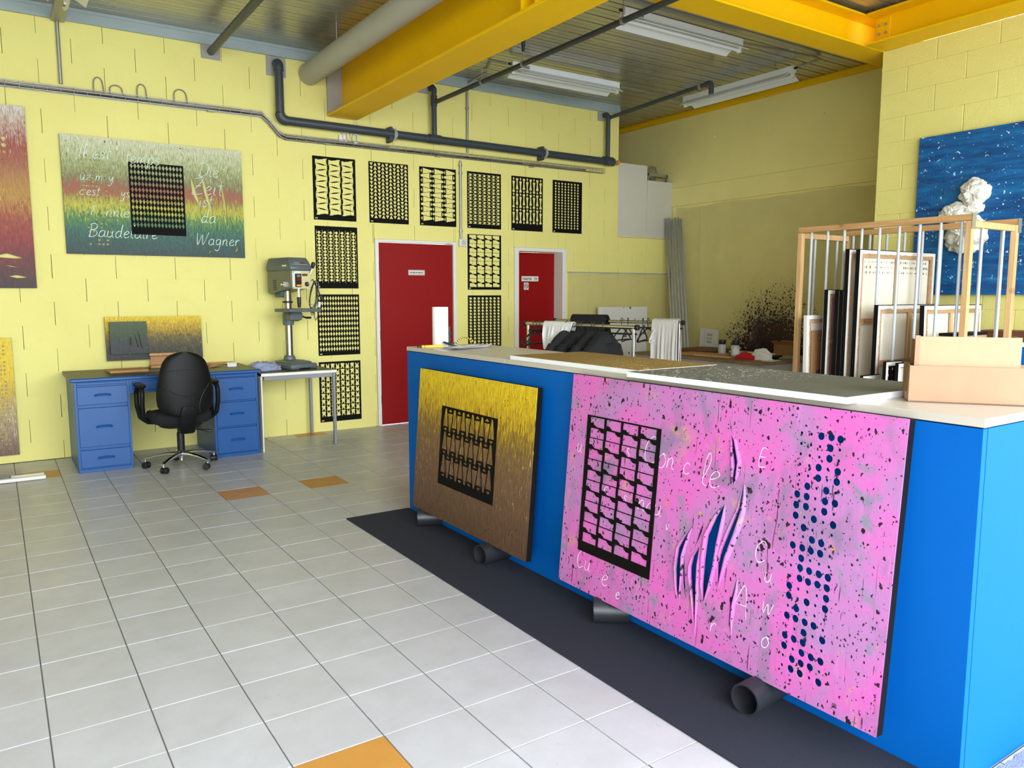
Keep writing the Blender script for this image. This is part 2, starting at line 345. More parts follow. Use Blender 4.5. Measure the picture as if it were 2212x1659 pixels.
# ------------------------------------------------------------------ setting: walls
W = 7.95
D1 = (3.515, 4.535, -1, 2.072); D2 = (5.357, 6.157, -1, 2.043); OP = (7.03, 8.05, 2.245, 3.93)
wb = MB()
for x0, x1, z0, z1 in ((-6, 3.515, 0, 3.93), (3.515, 4.535, 2.072, 3.93), (4.535, 5.357, 0, 3.93), (5.357, 6.157, 2.043, 3.93), (6.157, 7.03, 0, 3.93), (7.03, 8.05, 0, 2.245)):
    wb.box(x0, x1, W+.008, W+.20, z0, z1)
wall_back = tag(wb.build('wall_back', m_joint), kind='structure')
def block_wall(parent, org, fn, axis_lo, axis_hi, z_lo, z_hi, cuts, pitch, course, zoff, off_even, off_odd, mat, gap, depth, bev, jit):
    """running-bond blocks as children; fn maps (a,z) block centre to a location, block mesh built in (a,depth,z)"""
    cache = {}; n = 0; k = 0
    while zoff+k*course < z_hi-.01:
        z0, z1 = max(zoff+k*course, z_lo), min(zoff+(k+1)*course, z_hi); k += 1
        if z1-z0 < .02: continue
        a = axis_lo + (((off_even if (k-1) % 2 == 0 else off_odd)-axis_lo) % pitch)-pitch
        while a < axis_hi:
            segs = [(max(a, axis_lo), min(a+pitch, axis_hi), z0, z1)]; a += pitch
            for c in cuts:
                ns = []
                for s in segs:
                    if s[1] <= c[0] or s[0] >= c[1] or s[3] <= c[2] or s[2] >= c[3]: ns.append(s); continue
                    if s[0] < c[0]: ns.append((s[0], c[0], s[2], s[3]))
                    if s[1] > c[1]: ns.append((c[1], s[1], s[2], s[3]))
                    if s[3] > c[3]: ns.append((max(s[0], c[0]), min(s[1], c[1]), c[3], s[3]))
                segs = ns
            for s in segs:
                w, h = s[1]-s[0], s[3]-s[2]
                if w < .012 or h < .012: continue
                key = (round(w, 3), round(h, 3), random.choice((0, 1, 2)))
                if key not in cache:
                    g0, g1 = (random.uniform(.4, 1)*gap for _ in range(2))
                    mb = MB(); x0, x1 = -w/2+g0/2, w/2-g1/2
                    # joint wider at the foot of the block than at its head, as the paint bridges it
                    t = random.uniform(.05, .5)*gap/2
                    mb.add([(x0, 0, -h/2), (x1, 0, -h/2), (x1, depth, -h/2), (x0, depth, -h/2), (x0-t*.8, 0, h/2), (x1+t*.8, 0, h/2), (x1+t*.8, depth, h/2), (x0-t*.8, depth, h/2)],
                           [(3, 2, 1, 0), (4, 5, 6, 7), (0, 1, 5, 4), (1, 2, 6, 5), (2, 3, 7, 6), (3, 0, 4, 7)])
                    cache[key] = mb.mesh('block', mat, bevel=bev, seg=2)
                o = bpy.data.objects.new('block', cache[key]); COL.objects.link(o); o.parent = parent
                M4 = fn((s[0]+s[1])/2, (s[2]+s[3])/2, random.uniform(-jit, jit)); o.matrix_local = Matrix.Translation(-org) @ M4; n += 1
    return n
tr = .0
nb = block_wall(wall_back, ORG[wall_back.name], lambda a, z, j: Matrix.Translation((a, W+j, z)), -.35, 8.04, 0, 3.93,
           [(3.513, 4.537, -1, 2.074), (5.355, 6.159, -1, 2.045), (7.03, 8.1, 2.245, 4), (4.7, 8.1, -1, .95), (6.2, 8.1, -1, 1.05)], .5072, .2065, -.04, .455, .205, m_wall, .0055, .0085, .0007, .0002)
if True:   # unseen stretch of the wall left of the frame, and the part behind the counter
    p = bx(-6, -.36, W, W+.01, 0, 3.93); p.build('plain_wall', m_wall, wall_back)
    p = MB(); p.box(4.7, 5.355, W, W+.01, 0, .95); p.box(6.2, 8.05, W, W+.01, 0, 1.05); p.build('plain_wall', m_wall, wall_back)
    p = MB(); p.box(7.03, 8.05, W, W+.2, 2.235, 2.247); p.box(7.022, 7.03, W, W+.2, 2.24, 3.93); p.build('opening_reveal', m_wallx, wall_back)
# left wall, far right wall, near right wall, shop front
tag(bx(-6.2, -6, -2.6, 8.15, 0, 3.93).build('wall_left', m_wall), kind='structure')
wr = MB(); wr.box(8.05, 8.25, 4.0, 10.6, 0, 2.687); wr.box(8.035, 8.25, 4.0, 10.6, 2.687, 2.94); wr.box(8.046, 8.25, 4.0, 10.6, 2.94, 3.93)
wfr = tag(wr.build('wall_right', m_wallx, bevel=.004), kind='structure')
tag(bx(6.9, 8.25, 10.4, 10.6, 0, 3.93).build('wall_loft', m_wallx), kind='structure')
tag(bx(6.83, 7.03, 8.15, 10.6, 2.24, 3.93).build('wall_loft', m_wallx), kind='structure')
tag(bx(7.03, 8.05, 8.15, 10.4, 2.1, 2.24).build('trim_6', m_wallx), kind='structure')
for i, (y, z) in enumerate(((7.22, 3.53), (6.35, 3.46), (5.6, 3.52))):   # painted-over fixing caps on the upper wall
    MB().lathe((0, 0, 0), [(.0, 0), (.018, 0), (.016, .008), (.0, .010)], 12).xf(Matrix.Translation((8.046, y, z)) @ Matrix.Rotation(R(-90), 4, 'Y')).build('fixing_cap', m_wallx, wfr)
# near right wall with its free end at y = 4.15
X1 = 6.80
wn = tag(bx(X1+.01, X1+.22, FRONT, 4.14, 0, 3.63).build('wall_near_right', m_joint), kind='structure')
block_wall(wn, ORG[wn.name], lambda a, z, j: Matrix.Translation((X1+j, a, z)) @ Matrix.Rotation(R(-90), 4, 'Z'), 2.2, 4.15, 1.0, 3.63, [], .5, .2115, .07, .165, .415, m_wallr, .005, .0125, .004, .0012)
p = MB(); p.box(X1, X1+.01, FRONT, 2.2, 0, 3.63); p.box(X1, X1+.01, 2.2, 4.15, 0, 1.0); p.box(X1, X1+.22, 4.13, 4.15, 0, 3.63); p.build('plain_wall', m_wallr, wn)
tag(bx(7.0, 8.25, 3.9, 4.1, 0, 3.93).build('wall_closing', m_wallx), kind='structure')  # unseen closing wall, added to keep the room light-tight
# shop front: plinth, mullions, transom, glass
sf = MB(); sf.box(-6.2, WX0, FRONT-.2, FRONT, 0, 3.93); sf.box(WX1, X1+.22, FRONT-.2, FRONT, 0, 3.93); sf.box(WX0, WX1, FRONT-.2, FRONT, 3.6, 3.93)
tag(sf.build('wall_front', m_wall), kind='structure')
wf = tag(MB().box(WX0, WX1, FRONT-.1, FRONT-.04, 0, .1).build('window_1', m_gpaint), kind='structure')
for i in range(7):
    x = WX0+(WX1-WX0)*i/6; bx(x-.03, x+.03, FRONT-.1, FRONT-.04, .1, 3.6).build('mullion', m_gpaint, wf)
# ceiling: ribbed metal deck, ribs along x
def ceil_mat():
    k = NT('ribbed_metal_deck'); w = k.n('ShaderNodeNewGeometry').outputs['Position']
    f = k.noise(k.map(w, (.5, 1.2, 1)), 1.1, 3)
    k.P(Base_Color=k.mix(k.step(f, .3, .7), S(176, 174, 160), S(194, 192, 178)), Metallic=.72, Roughness=k.ramp(f, [(.3, .24), (.75, .34)]))
    k.bump(k.noise(k.map(w, (.25, 1.0, 1)), 1.6, 1), .06, .02); return k.m
cb = MB(); prof = []; p = .160; y = 5.399-.160*43+.006
while y < 10.5:
    prof += [(y, 3.930), (y+.070, 3.930), (y+.0725, 3.933), (y+.0775, 3.933), (y+.080, 3.930), (y+.142, 3.930), (y+.146, 3.962), (y+.1565, 3.962)]; y += p
n = len(prof)
cb.add([(x, a, b) for x in (-6.2, 8.25) for a, b in prof], [(i, i+1, n+i+1, n+i) for i in range(n-1)])
cb.box(-6.2, 8.25, FRONT-.2, 10.6, 4.0, 4.1)
ceiling = tag(cb.build('ceiling', ceil_mat(), ang=15), kind='structure')
# trims
tb = MB(); tb.box(-6, 7.03, W-.03, W-.001, 3.815, 3.90); tb.box(-6, 7.03, W-.028, W-.001, 3.90, 3.93)
tag(tb.build('trim_1', m_gpaint, bevel=.003), kind='structure')
tag(bx(7.99, 8.046, 4.45, 10.4, 3.865, 3.93).build('trim_2', m_beam, bevel=.003), kind='structure')
tag(bx(-6, .60, 7.945, 7.952, 0, .004).build('trim_3', m_blackm), kind='structure')

# ------------------------------------------------------------------ steel beams and pipes under the ceiling
def ibeam(name, label, axis, c, zb, zt, w, lo, hi, tf=.024, tw=.014):
    t = thing(name, label, 'beam', (c, (lo+hi)/2, zb) if axis == 'y' else ((lo+hi)/2, c, zb))
    def put(n, a0, a1, z0, z1, l0=lo, l1=hi, bev=.003):
        mb = bx(a0, a1, l0, l1, z0, z1) if axis == 'y' else bx(l0, l1, a0, a1, z0, z1)
        return mb.build(n, m_beam, t, bevel=bev)
    put('flange', c-w/2, c+w/2, zb, zb+tf); put('flange', c-w/2, c+w/2, zt-tf, zt); put('web', c-tw/2, c+tw/2, zb+tf, zt-tf, bev=0)
    return t
bA = ibeam('steel_beam', 'deep yellow steel beam running from the back wall beside the grey pipe', 'y', 3.175, 3.30, 3.90, .33, FRONT, 7.93)
for y in (4.24, 4.40):
    for s in (-1, 1): bx(3.175+.007 if s > 0 else 3.175-.155, 3.175+.155 if s > 0 else 3.175-.007, y-.006, y+.006, 3.324, 3.876).build('stiffener', m_beam, bA)
for s in (-1, 1):
    mb = MB().prism([(.0, 3.324), (.158, 3.324), (.158, 3.83), (.145, 3.845), (.0, 3.845)], lambda a, b, d, s=s: (3.175+s*(.007+a), d, b), 7.905, 7.92)
    o = mb.build('end_plate', m_prim, bA); o['label'] = 'grey primed end plate'
bB = ibeam('steel_beam', 'yellow cross beam running left to right above the fluorescent lamps', 'x', 4.29, 3.63, 3.90, .28, 3.19, 8.04, .018, .011)
bC = ibeam('steel_beam', 'yellow beam with bolted plate lying on the near right wall', 'y', 6.65, 3.63, 3.90, .30, FRONT, 4.14, .018, .011)
pl = bx(6.632, 6.644, 4.06, 4.13, 3.68, 3.865); pl = bx(6.630, 6.645, 4.00, 4.125, 3.68, 3.865).build('bolt_plate', m_beam, bC, bevel=.002)
for y in (4.03, 4.095):
    for z in (3.735, 3.805): MB().cyl((6.630, y, z), (6.618, y, z), .013, n=6).build('bolt', m_prim, pl)
gp = thing('grey_duct_pipe', 'wide pale grey pipe running along the deep yellow beam', 'pipe', (2.83, 4, 3.59))
MB().cyl((2.83, FRONT, 3.70), (2.83, 7.935, 3.695), .108, n=40).build('pipe_body', m_gpipe, gp)
for y in (6.98, 4.2): MB().cyl((2.76, y, 3.76), (2.76, y, 3.94), .004, n=8).build('hanger_rod', m_galv, gp)
# drain system
dp = thing('drain_pipe', 'dark grey drain pipe along the back wall with two risers', 'pipe', (4.6, W-.09, 3.1))
yp = W-.09
f3 = lambda a, b: (a, yp, b)
path = [(2.497, W-.03, 3.735), (2.497, W-.05, 3.735)]+[(2.497, W-.05-.04*math.sin(R(a)), 3.735-.04*(1-math.cos(R(a)))) for a in (20, 45, 70, 90)]+[(2.497, yp, 3.26)]
MB().tube(path, .042, 18).build('pipe_body', m_dpipe, dp)
MB().tube(arc((2.56, 3.255), .063, 180, 270, 8, f3), .050, 18).build('elbow', m_dpipe, dp)
MB().tube([(2.497, W-.034, 3.735), (2.497, W-.052, 3.735)]+[(2.497, W-.05-.04*math.sin(R(a)), 3.735-.04*(1-math.cos(R(a)))) for a in (20, 45, 70, 90)]+[(2.497, yp, 3.66)], .049, 18).build('elbow', m_dpipe, dp)
MB().cyl((2.56, yp, 3.192), (6.80, yp, 3.180), .043, n=20).build('pipe_body', m_dpipe, dp)
MB().cyl((6.72, yp, 3.181), (6.86, yp, 3.180), .052, n=20).build('coupling', m_dpipe, dp)
MB().cyl((6.86, yp, 3.18), (6.93, yp, 3.18), .02, n=12).build('valve', m_galv, dp)
MB().cyl((6.93, yp, 3.18), (6.955, yp, 3.18), .032, n=14).build('valve_cap', m_orange, dp)
bx(2.40, 2.595, W-.012, W-.0005, 3.625, 3.81).build('wall_plate', m_prim, dp, bevel=.002)
bx(4.06, 4.20, W-.012, W-.0005, 3.69, 3.81).build('wall_plate', m_prim, dp, bevel=.002)
bx(6.66, 6.78, W-.012, W-.0005, 3.70, 3.81).build('wall_plate', m_prim, dp, bevel=.002)
for x, zt in ((4.225, 3.74), (6.765, 3.76)):
    MB().cyl((x, yp, 3.19), (x, yp, zt), .029, n=16).build('riser', m_dpipe, dp)
    MB().cyl((x-.075, yp, 3.19), (x+.075, yp, 3.19), .050, n=18).build('tee', m_dpipe, dp)
    MB().tube([(x, yp, zt-.05), (x, yp, zt-.01), (x-.005, yp+.02, zt+.012), (x-.008, W-.014, zt+.013)], .032, 14).build('elbow', m_dpipe, dp)
MB().cyl((4.225, yp, 3.55), (4.225, yp, 3.66), .036, n=16).build('tee', m_dpipe, dp)
for x in (3.70, 5.72):
    c = MB().pipe((x+.02, yp, 3.187), (x+.055, yp, 3.187), .050, .043, 20); c.box(x+.022, x+.052, yp-.012, yp+.012, 3.125, 3.25); c.build('clamp', m_prim, dp)
    c = MB(); c.box(x-.03, x+.005, yp-.03, W-.012, 3.10, 3.26); c.build('wall_bracket', m_dpipe, dp, bevel=.004)
bp = thing('branch_pipe', 'thin dark pipe running from the riser past two fluorescent lamps', 'pipe', (4.235, 4.5, 3.56))
MB().cyl((4.235, yp-.03, 3.588), (4.235, -1.0, 3.588), .0235, n=14).build('pipe_body', m_dpipe, bp)
for y in (6.86, 6.13, 4.76):
    c = MB().pipe((4.235, y-.012, 3.588), (4.235, y+.012, 3.588), .031, .0235, 14); c.cyl((4.235, y, 3.615), (4.235, y, 3.932), .0035, n=6)
    c.build('hanger', m_galv, bp)
    if y == 6.13: MB().prism([(-.03, 3.932), (.03, 3.932), (.008, 3.70), (-.008, 3.70)], lambda a, b, d: (4.235+a, d, b), y-.012, y+.012).build('hanger_bracket', m_dpipe, bp)
bp = thing('branch_pipe', 'short dark pipe ending in a downward elbow beside the right lamp', 'pipe', (6.80, 7, 3.70))
MB().cyl((6.785, yp-.02, 3.735), (6.79, 6.17, 3.80), .0235, n=14).build('pipe_body', m_dpipe, bp)
MB().tube([(6.79, 6.25, 3.798), (6.79, 6.19, 3.801), (6.79, 6.165, 3.795), (6.79, 6.155, 3.775), (6.79, 6.155, 3.68)], .029, 12).build('elbow', m_dpipe, bp)
c = MB().pipe((6.79, 6.30, 3.793), (6.79, 6.33, 3.792), .032, .024, 14); c.cyl((6.79, 6.315, 3.82), (6.79, 6.315, 3.93), .003, n=6); c.build('hanger', m_galv, bp)
bp = thing('branch_pipe', 'dark pipe leaving a square wall plate at the left of the ceiling', 'pipe', (1.875, 4, 3.72))
MB().cyl((1.878, W-.01, 3.757), (1.87, -1, 3.757), .034, n=18).build('pipe_body', m_dpipe, bp)
bx(1.79, 1.965, W-.012, W-.0005, 3.69, 3.82).build('wall_plate', m_prim, bp, bevel=.002)
# cable tray
ct = thing('cable_tray', 'long wire mesh cable tray stepping down along the back wall', 'cable tray', (3, W-.05, 3.05))
segs = [((-.5, 3.222), (2.325, 3.236)), ((2.325, 3.236), (2.50, 3.065)), ((2.50, 3.065), (2.56, 3.043)), ((2.56, 3.043), (6.745, 3.062))]
H2, D2_ = .026, .052; ya, yb2 = W-.062, W-.008
def tpt(s, t): (a, b), (c, d) = s; return a+(c-a)*t, b+(d-b)*t
wires = MB(); xw = []
pts = [segs[0][0], segs[0][1], (2.40, 3.175), segs[1][1], segs[2][1], segs[3][1]]
for yy, dz in ((ya, H2), (ya, 0), (ya, -H2), ((ya+yb2)/2, -H2), (yb2, -H2), (yb2, H2)):
    wires.tube([(x, yy, z+dz) for x, z in pts], .0028, 6)
for s in segs:
    L = math.hypot(s[1][0]-s[0][0], s[1][1]-s[0][1]); n = max(1, int(L/.1))
    for i in range(n+1):
        x, z = tpt(s, i/max(n, 1)); xw.append((x, z))
wires.build('long_wire', m_galv, ct); 
cw = MB().tube([(0, yb2-W, H2), (0, yb2-W, -H2), (0, ya-W, -H2), (0, ya-W, H2)], .0026, 5).mesh('cross_wire', m_galv)
for x, z in xw:
    o = bpy.data.objects.new('cross_wire', cw); COL.objects.link(o); o.parent = ct; o.location = Vector((x, W, z))-ORG[ct.name]
for i, (dz, yy, mm, r) in enumerate(((-.014, .018, m_rust, .009), (-.004, .030, m_gcab, .008), (.006, .022, m_rust, .006), (-.016, .040, m_black, .008), (.010, .036, m_gcab, .006))):
    sp = [(x, W-yy, z+dz+.004*math.sin(x*5+i)) for x, z in [(-.5+.2*q, 3.222+.001*q) for q in range(14)]]+[(2.34, W-yy, 3.232+dz), (2.40, W-yy, 3.175+dz), (2.50, W-yy, 3.068+dz), (2.57, W-yy, 3.046+dz)]
    sp += [(2.7+.25*q, W-yy, 3.044+.0011*q+dz+.004*math.sin(q*2.1+i)) for q in range((16, 16, 9, 12, 5)[i])]
    MB().tube(sp, r, 7).build('cable', mm, ct)
for x0, w, h in ((.905, .075, .13), (1.045, .10, .08), (1.255, .075, .12), (1.585, .11, .12)):
    sp = [(x0-w/2+.0, W-.02, 3.25), (x0-w/2, W-.018, 3.25+h*.55)]+[(x0+w/2*math.cos(R(a)), W-.016, 3.25+h*.55+h*.45*math.sin(R(a))) for a in (150, 120, 90, 60, 30)]+[(x0+w/2, W-.018, 3.25+h*.5), (x0+w/2+.005, W-.02, 3.25)]
    MB().tube(sp, .0055, 7).build('cable_loop', m_gcab, ct)
for x in (1.85, 3.0, 4.3, 5.6): bx(x-.03, x+.03, W-.07, W-.004, 3.235-(0 if x < 2.3 else .186)-.036, 3.235-(0 if x < 2.3 else .186)-.030).build('tray_bracket', m_galv, ct)
# coiled white cable behind the drain pipe
cc = MB()
for cx, cz, r, nn in ((3.20, 3.09, .045, 3), (3.31, 3.08, .045, 3)):
    for q in range(nn): cc.tube([(cx+(r*.55+.004*q)*math.cos(R(a)), W-.03-.008*q, cz+.025+(r*1.25-.006*q)*math.sin(R(a))) for a in range(0, 360, 24)], .0045, 6, closed=True)
cc.tube([(3.26, W-.03, 3.12), (3.27, W-.045, 3.2), (3.32, W-.03, 3.29), (3.36, W-.03, 3.25), (3.34, W-.04, 3.12)], .006, 7)
cc.box(3.13, 3.20, W-.03, W-.005, 3.05, 3.13)
tag(cc.build('coiled_cable', m_white), 'coil of white cable tucked behind the drain pipe under the deep beam', 'cable')
# conduits, socket
def conduit(x, z0, z1, r, label, clips=()):
    t = thing('conduit', label, 'conduit', (x, W-.02, z0)); MB().cyl((x, W-.018, z0), (x, W-.018, z1), r, n=12).build('tube', m_galv, t)
    for z in clips: MB().cyl((x, W-.018, z-.010), (x, W-.018, z+.010), r*1.5, n=10).box(x-.02, x+.02, W-.012, W-.0005, z-.008, z+.008).build('clip', m_galv, t)
conduit(.617, 3.28, 3.80, .016, 'grey conduit dropping from the left lamp channel to the cable tray')
conduit(4.695, 3.10, 3.83, .015, 'grey conduit standing beside the riser left of the lamp', (3.60, 3.17))
conduit(4.597, 2.115, 3.0, .015, 'grey conduit running down to the socket beside the red door', (2.95, 2.86, 2.20))
st = thing('wall_socket', 'white wall socket beside the red entrance door', 'socket', (4.62, W-.02, 2.02))
bx(4.566, 4.672, W-.045, W-.0005, 2.022, 2.112).build('socket_box', m_white, st, bevel=.008, seg=2)
MB().cyl((4.62, W-.046, 2.067), (4.62, W-.049, 2.067), .034, n=20).build('socket_face', M('pale_grey_plastic', S(200, 198, 190), .5), st)
for dx, dz in ((-.012, -.006), (.012, -.006), (0, .014)): MB().cyl((4.62+dx, W-.0485, 2.067+dz), (4.62+dx, W-.0500, 2.067+dz), .0035, n=8).build('socket_hole', m_ink, st)
# lamps
def lamp(label, x, y, L, rotz, z=3.76):
    t = thing('fluorescent_lamp', label, 'lamp', (x, y, z), (0, 0, rotz), 'fluorescent batten lamps under the metal ceiling')
    h = L/2
    MB().box(-h, h, -.038, .038, .055, .125).build('batten', m_lamp, t, bevel=.004, local=True)
    for s in (-1, 1):
        MB().prism([(s*.030, .060), (s*.135, -.005), (s*.137, -.001), (s*.034, .066)], lambda a, b, d: (d, a, b), -h+.04, h-.04).build('reflector', m_lamp, t, local=True)
        MB().box(s*h-s*.035, s*h, -.018, .018, .0, .06).build('lamp_holder', m_white, t, bevel=.003, local=True)
        MB().cyl((s*(h-.25), 0, .12), (s*(h-.25), 0, .172), .006, n=8).build('hanger_rod', m_galv, t, local=True)
        MB().cyl((s*h, 0, .1), (s*(h+.03), 0, .1), .012, n=10).build('cable_gland', m_black, t, local=True)
    MB().cyl((-h+.03, 0, .022), (h-.03, 0, .022), .016, n=16).build('tube', m_glasst, t, local=True)
    MB().box(-h+.12, -h+.21, -.0395, -.038, .07, .10).build('rating_label', m_galv, t, local=True)
    return t
lamp('fluorescent lamp nearest the cross beam, crossed by the thin dark pipe', 5.355, 5.185, 1.50, 0)
lamp('fluorescent lamp nearest the back wall, beside the second riser', 5.41, 6.985, 1.48, 0)
lamp('fluorescent lamp hung along the right wall under the yellow trim', 7.27, 6.225, 1.58, R(90))
lamp('fluorescent lamp cut by the top left corner of the photo', .645, 6.60, 1.5, R(90))
ch = thing('mounting_channel', 'galvanised channel carrying the left lamp to the back wall', 'channel', (.62, 7.6, 3.79))
mb = MB(); mb.box(.57, .67, 6.9, W-.035, 3.792, 3.798); mb.box(.57, .574, 6.9, W-.035, 3.798, 3.83); mb.box(.666, .67, 6.9, W-.035, 3.798, 3.83); mb.build('channel_body', m_galv, ch)
MB().tube([(.655, 7.1, 3.77), (.655, 7.42, 3.77), (.645, 7.5, 3.775), (.64, 7.5, 3.80)], .012, 8).build('lamp_clip', m_white, ch)
for lab, pts in (('thin cable conduit between the two lamps on the right of the ceiling', [(6.13, 5.18, 3.86), (7.2, 5.15, 3.90), (7.33, 5.17, 3.90), (7.35, 5.25, 3.90), (7.28, 5.40, 3.87)]),
                 ('thin cable conduit from the back lamp towards the right lamp', [(6.19, 6.99, 3.86), (7.0, 7.15, 3.90), (7.2, 7.2, 3.905), (7.27, 7.10, 3.88), (7.27, 7.05, 3.87)]),
                 ('thin cable conduit leaving the back lamp towards the left riser', [(4.62, 6.99, 3.86), (4.5, 7.1, 3.9), (4.69, 7.5, 3.9), (4.70, W-.035, 3.88)])):
    tag(MB().tube(pts, .011, 8).build('cable_conduit', m_galv), lab, 'conduit')

# ------------------------------------------------------------------ doors
def door(name, x0, x1, zt, fwid, leaf_y, label):
    d = thing(name, label, 'door', ((x0+x1)/2, W, 0)); del d['category']; del d['label']; d['kind'] = 'structure'
    f = MB(); f.box(x0, x0+fwid, W-.022, W+.2, 0, zt); f.box(x1-fwid, x1, W-.022, W+.2, 0, zt); f.box(x0+fwid, x1-fwid, W-.022, W+.2, zt-fwid*.75, zt)
    f.build('door_frame', m_white, d, bevel=.004)
    bx(x0+fwid+.003, x1-fwid-.003, leaf_y, leaf_y+.045, .006, zt-fwid*.75-.004).build('door_leaf', m_red, d, bevel=.003)
    return d
d1 = door('door_1', 3.515, 4.535, 2.072, .042, W+.0, 'x')
for z in (.30, 1.02, 1.78):
    MB().cyl((3.552, W-.012, z-.05), (3.552, W-.012, z+.05), .011, n=10).build('hinge', m_steel, d1)
h = bx(4.405, 4.452, W-.009, W-.0005, .86, 1.095).build('handle_plate', m_steel, d1, bevel=.006, seg=2)
MB().tube([(4.428, W-.008, 1.012), (4.428, W-.05, 1.012), (4.42, W-.058, 1.012), (4.30, W-.058, 1.012)], .0105, 10).build('lever', m_steel, d1)
MB().cyl((4.428, W-.010, .905), (4.428, W-.0095, .905), .009, n=10).box(4.425, 4.431, W-.0100, W-.0095, .885, .905).build('keyhole', m_ink, d1)
bx(3.920, 4.126, W-.003, W-.0002, 1.684, 1.742).build('door_sign', m_white, d1)
bx(3.925, 4.121, W-.0034, W-.003, 1.6885, 1.7375).build('sign_border', m_ink, d1); bx(3.928, 4.118, W-.0038, W-.0034, 1.6915, 1.7345).build('sign_face', m_white, d1)
text('sign_lettering', 'ENTREE INTERDITE', .0225, m_ink, d1, Vector((4.023, W-.004, 1.7045))-ORG[d1.name], align='CENTER', bold=.0009, sx=.86)
bx(4.40, 4.46, W-.0235, W-.022, 2.044, 2.054).build('frame_sticker', m_gpaint, d1)
d2 = door('door_2', 5.357, 6.157, 2.043, .062, W+.155, 'x')
bx(5.575, 5.835, W+.151, W+.1549, 1.632, 1.695).build('door_sign', m_white, d2); y = W+.1508
text('sign_lettering', 'TOILETTES', .035, m_ink, d2, Vector((5.588, y, 1.649))-ORG[d2.name], bold=.0012, sx=.82)
pg = MB()
for px in (5.782, 5.808):
    pg.lathe((0, 0, 0), [(0, 0), (.0042, 0), (.0042, .0006), (0, .0007)], 10); pg.v[-40:] = [Matrix.Translation((px, y, 1.680)) @ Matrix.Rotation(R(90), 4, 'X') @ v for v in pg.v[-40:]]
    q = [(-.005, .003), (.005, .003), (.007, -.012), (.003, -.012), (.003, -.030), (-.003, -.030), (-.003, -.012), (-.007, -.012)] if px > 5.79 else [(-.007, .003), (.007, .003), (.006, -.012), (.003, -.014), (.003, -.030), (-.003, -.030), (-.003, -.014), (-.006, -.012)]
    pg.prism([(px+a, 1.671+b) for a, b in q], lambda a, b, d: (a, d, b), y-.0006, y)
pg.build('sign_pictogram', m_ink, d2)
bx(5.612, 5.682, W+.151, W+.1549, 1.525, 1.615).build('no_smoking_sticker', m_white, d2)
MB().pipe((5.647, y, 1.572), (5.647, y-.0008, 1.572), .030, .023, 28).bar((5.628, y-.0008, 1.588), (5.666, y-.0008, 1.556), .0008, .006).build('prohibition_ring', m_ink, d2)
MB().box(5.629, 5.660, y-.0005, y, 1.568, 1.575).tube([(5.662, y-.0003, 1.572), (5.666, y-.0003, 1.578), (5.661, y-.0003, 1.584), (5.666, y-.0003, 1.590)], .0012, 5).build('cigarette_mark', m_ink, d2)

# ------------------------------------------------------------------ stencils: black sheets with cut-out figures
SW, SH = .47, .65
def cells(cols, rows, x0, x1, y0, y1, shape, sx=1, sy=1):
    pw, ph = (x1-x0)/cols, (y1-y0)/rows; out = []
    for j in range(rows):
        for i in range(cols):
            for poly in shape(i, j): out.append([(x0+pw*(i+a), y0+ph*(j+b)) for a, b in poly])
    return out
fx = lambda p: [(1-a, b) for a, b in p][::-1]
fy = lambda p: [(a, 1-b) for a, b in p][::-1]
def s_flask(i, j):
    a, b = .355, .585
    up_ = [(.02, .5+a), (.10, .5+a+.02), (.14, .5+a+.10), (.18, .5+a+.02)]+[(.28, .5+a-.04), (.66, .5+b-.13), (.70, .5+b-.03), (.97, .5+b)]
    r = [(.91, .5+b*.55), (.89, .5), (.91, .5-b*.55)]
    lo = [(.97, .5-b), (.70, .5-b+.03), (.66, .5-b+.13), (.28, .5-a+.04), (.18, .5-a-.02), (.02, .5-a)]
    l = [(.07, .5-a*.5), (.03, .5), (.07, .5+a*.5)]
    p = up_+r+lo+l
    return [p if j % 2 == 1 else fx(p)]
def s_tri(i, j):
    d = [(.01, .93), (.13, .97), (.25, .92), (.37, .97), (.47, .93), (.28, .10), (.22, .10)]
    u = [(.53, .07), (.63, .03), (.75, .09), (.87, .03), (.99, .07), (.79, .92), (.73, .92)]
    d = [(x+.02, y_) for x, y_ in d]
    return [d, u]
def s_arrow(i, j):
    a, b = .23, .60
    w = [(.20, .5+b), (.55, .5+(a+b)/2+.02), (.95, .5+a), (.985, .5+a*.6), (.985, .5-a*.6), (.95, .5-a), (.55, .5-(a+b)/2-.02), (.20, .5-b), (.22, .5-b*.4), (.20, .5), (.22, .5+b*.4)]
    h = [(.01, .5), (.10, .5+.36), (.16, .5+.34), (.13, .5+.14), (.165, .5), (.13, .5-.14), (.16, .5-.34), (.10, .5-.36)]
    return [w, h] if j % 2 == 0 else [fx(w), fx(h)]
def s_zig(i, j):
    p = [(.03, .97), (.12, .97), (.22, .84), (.68, .82), (.84, .70), (.96, .68), (.96, .54), (.84, .54), (.70, .62), (.70, .34), (.82, .26), (.82, .14), (.36, .13), (.18, .18), (.12, .03), (.03, .03), (.06, .30), (.30, .32), (.30, .68), (.12, .70)]
    return [p if j % 2 == 0 else fy(p)]
BOT = [(.28, .98), (.72, .98), (.74, .88), (.58, .86), (.58, .80), (.72, .73), (.97, .79), (.77, .60), (.68, .36), (.72, .18), (.92, .15), (.74, .02), (.5, .06), (.26, .02), (.08, .15), (.28, .18), (.32, .36), (.23, .60), (.03, .79), (.28, .73), (.42, .80), (.42, .86), (.26, .88)]
def s_bottle(i, j): return [BOT if i % 2 == 0 else fy(BOT)]
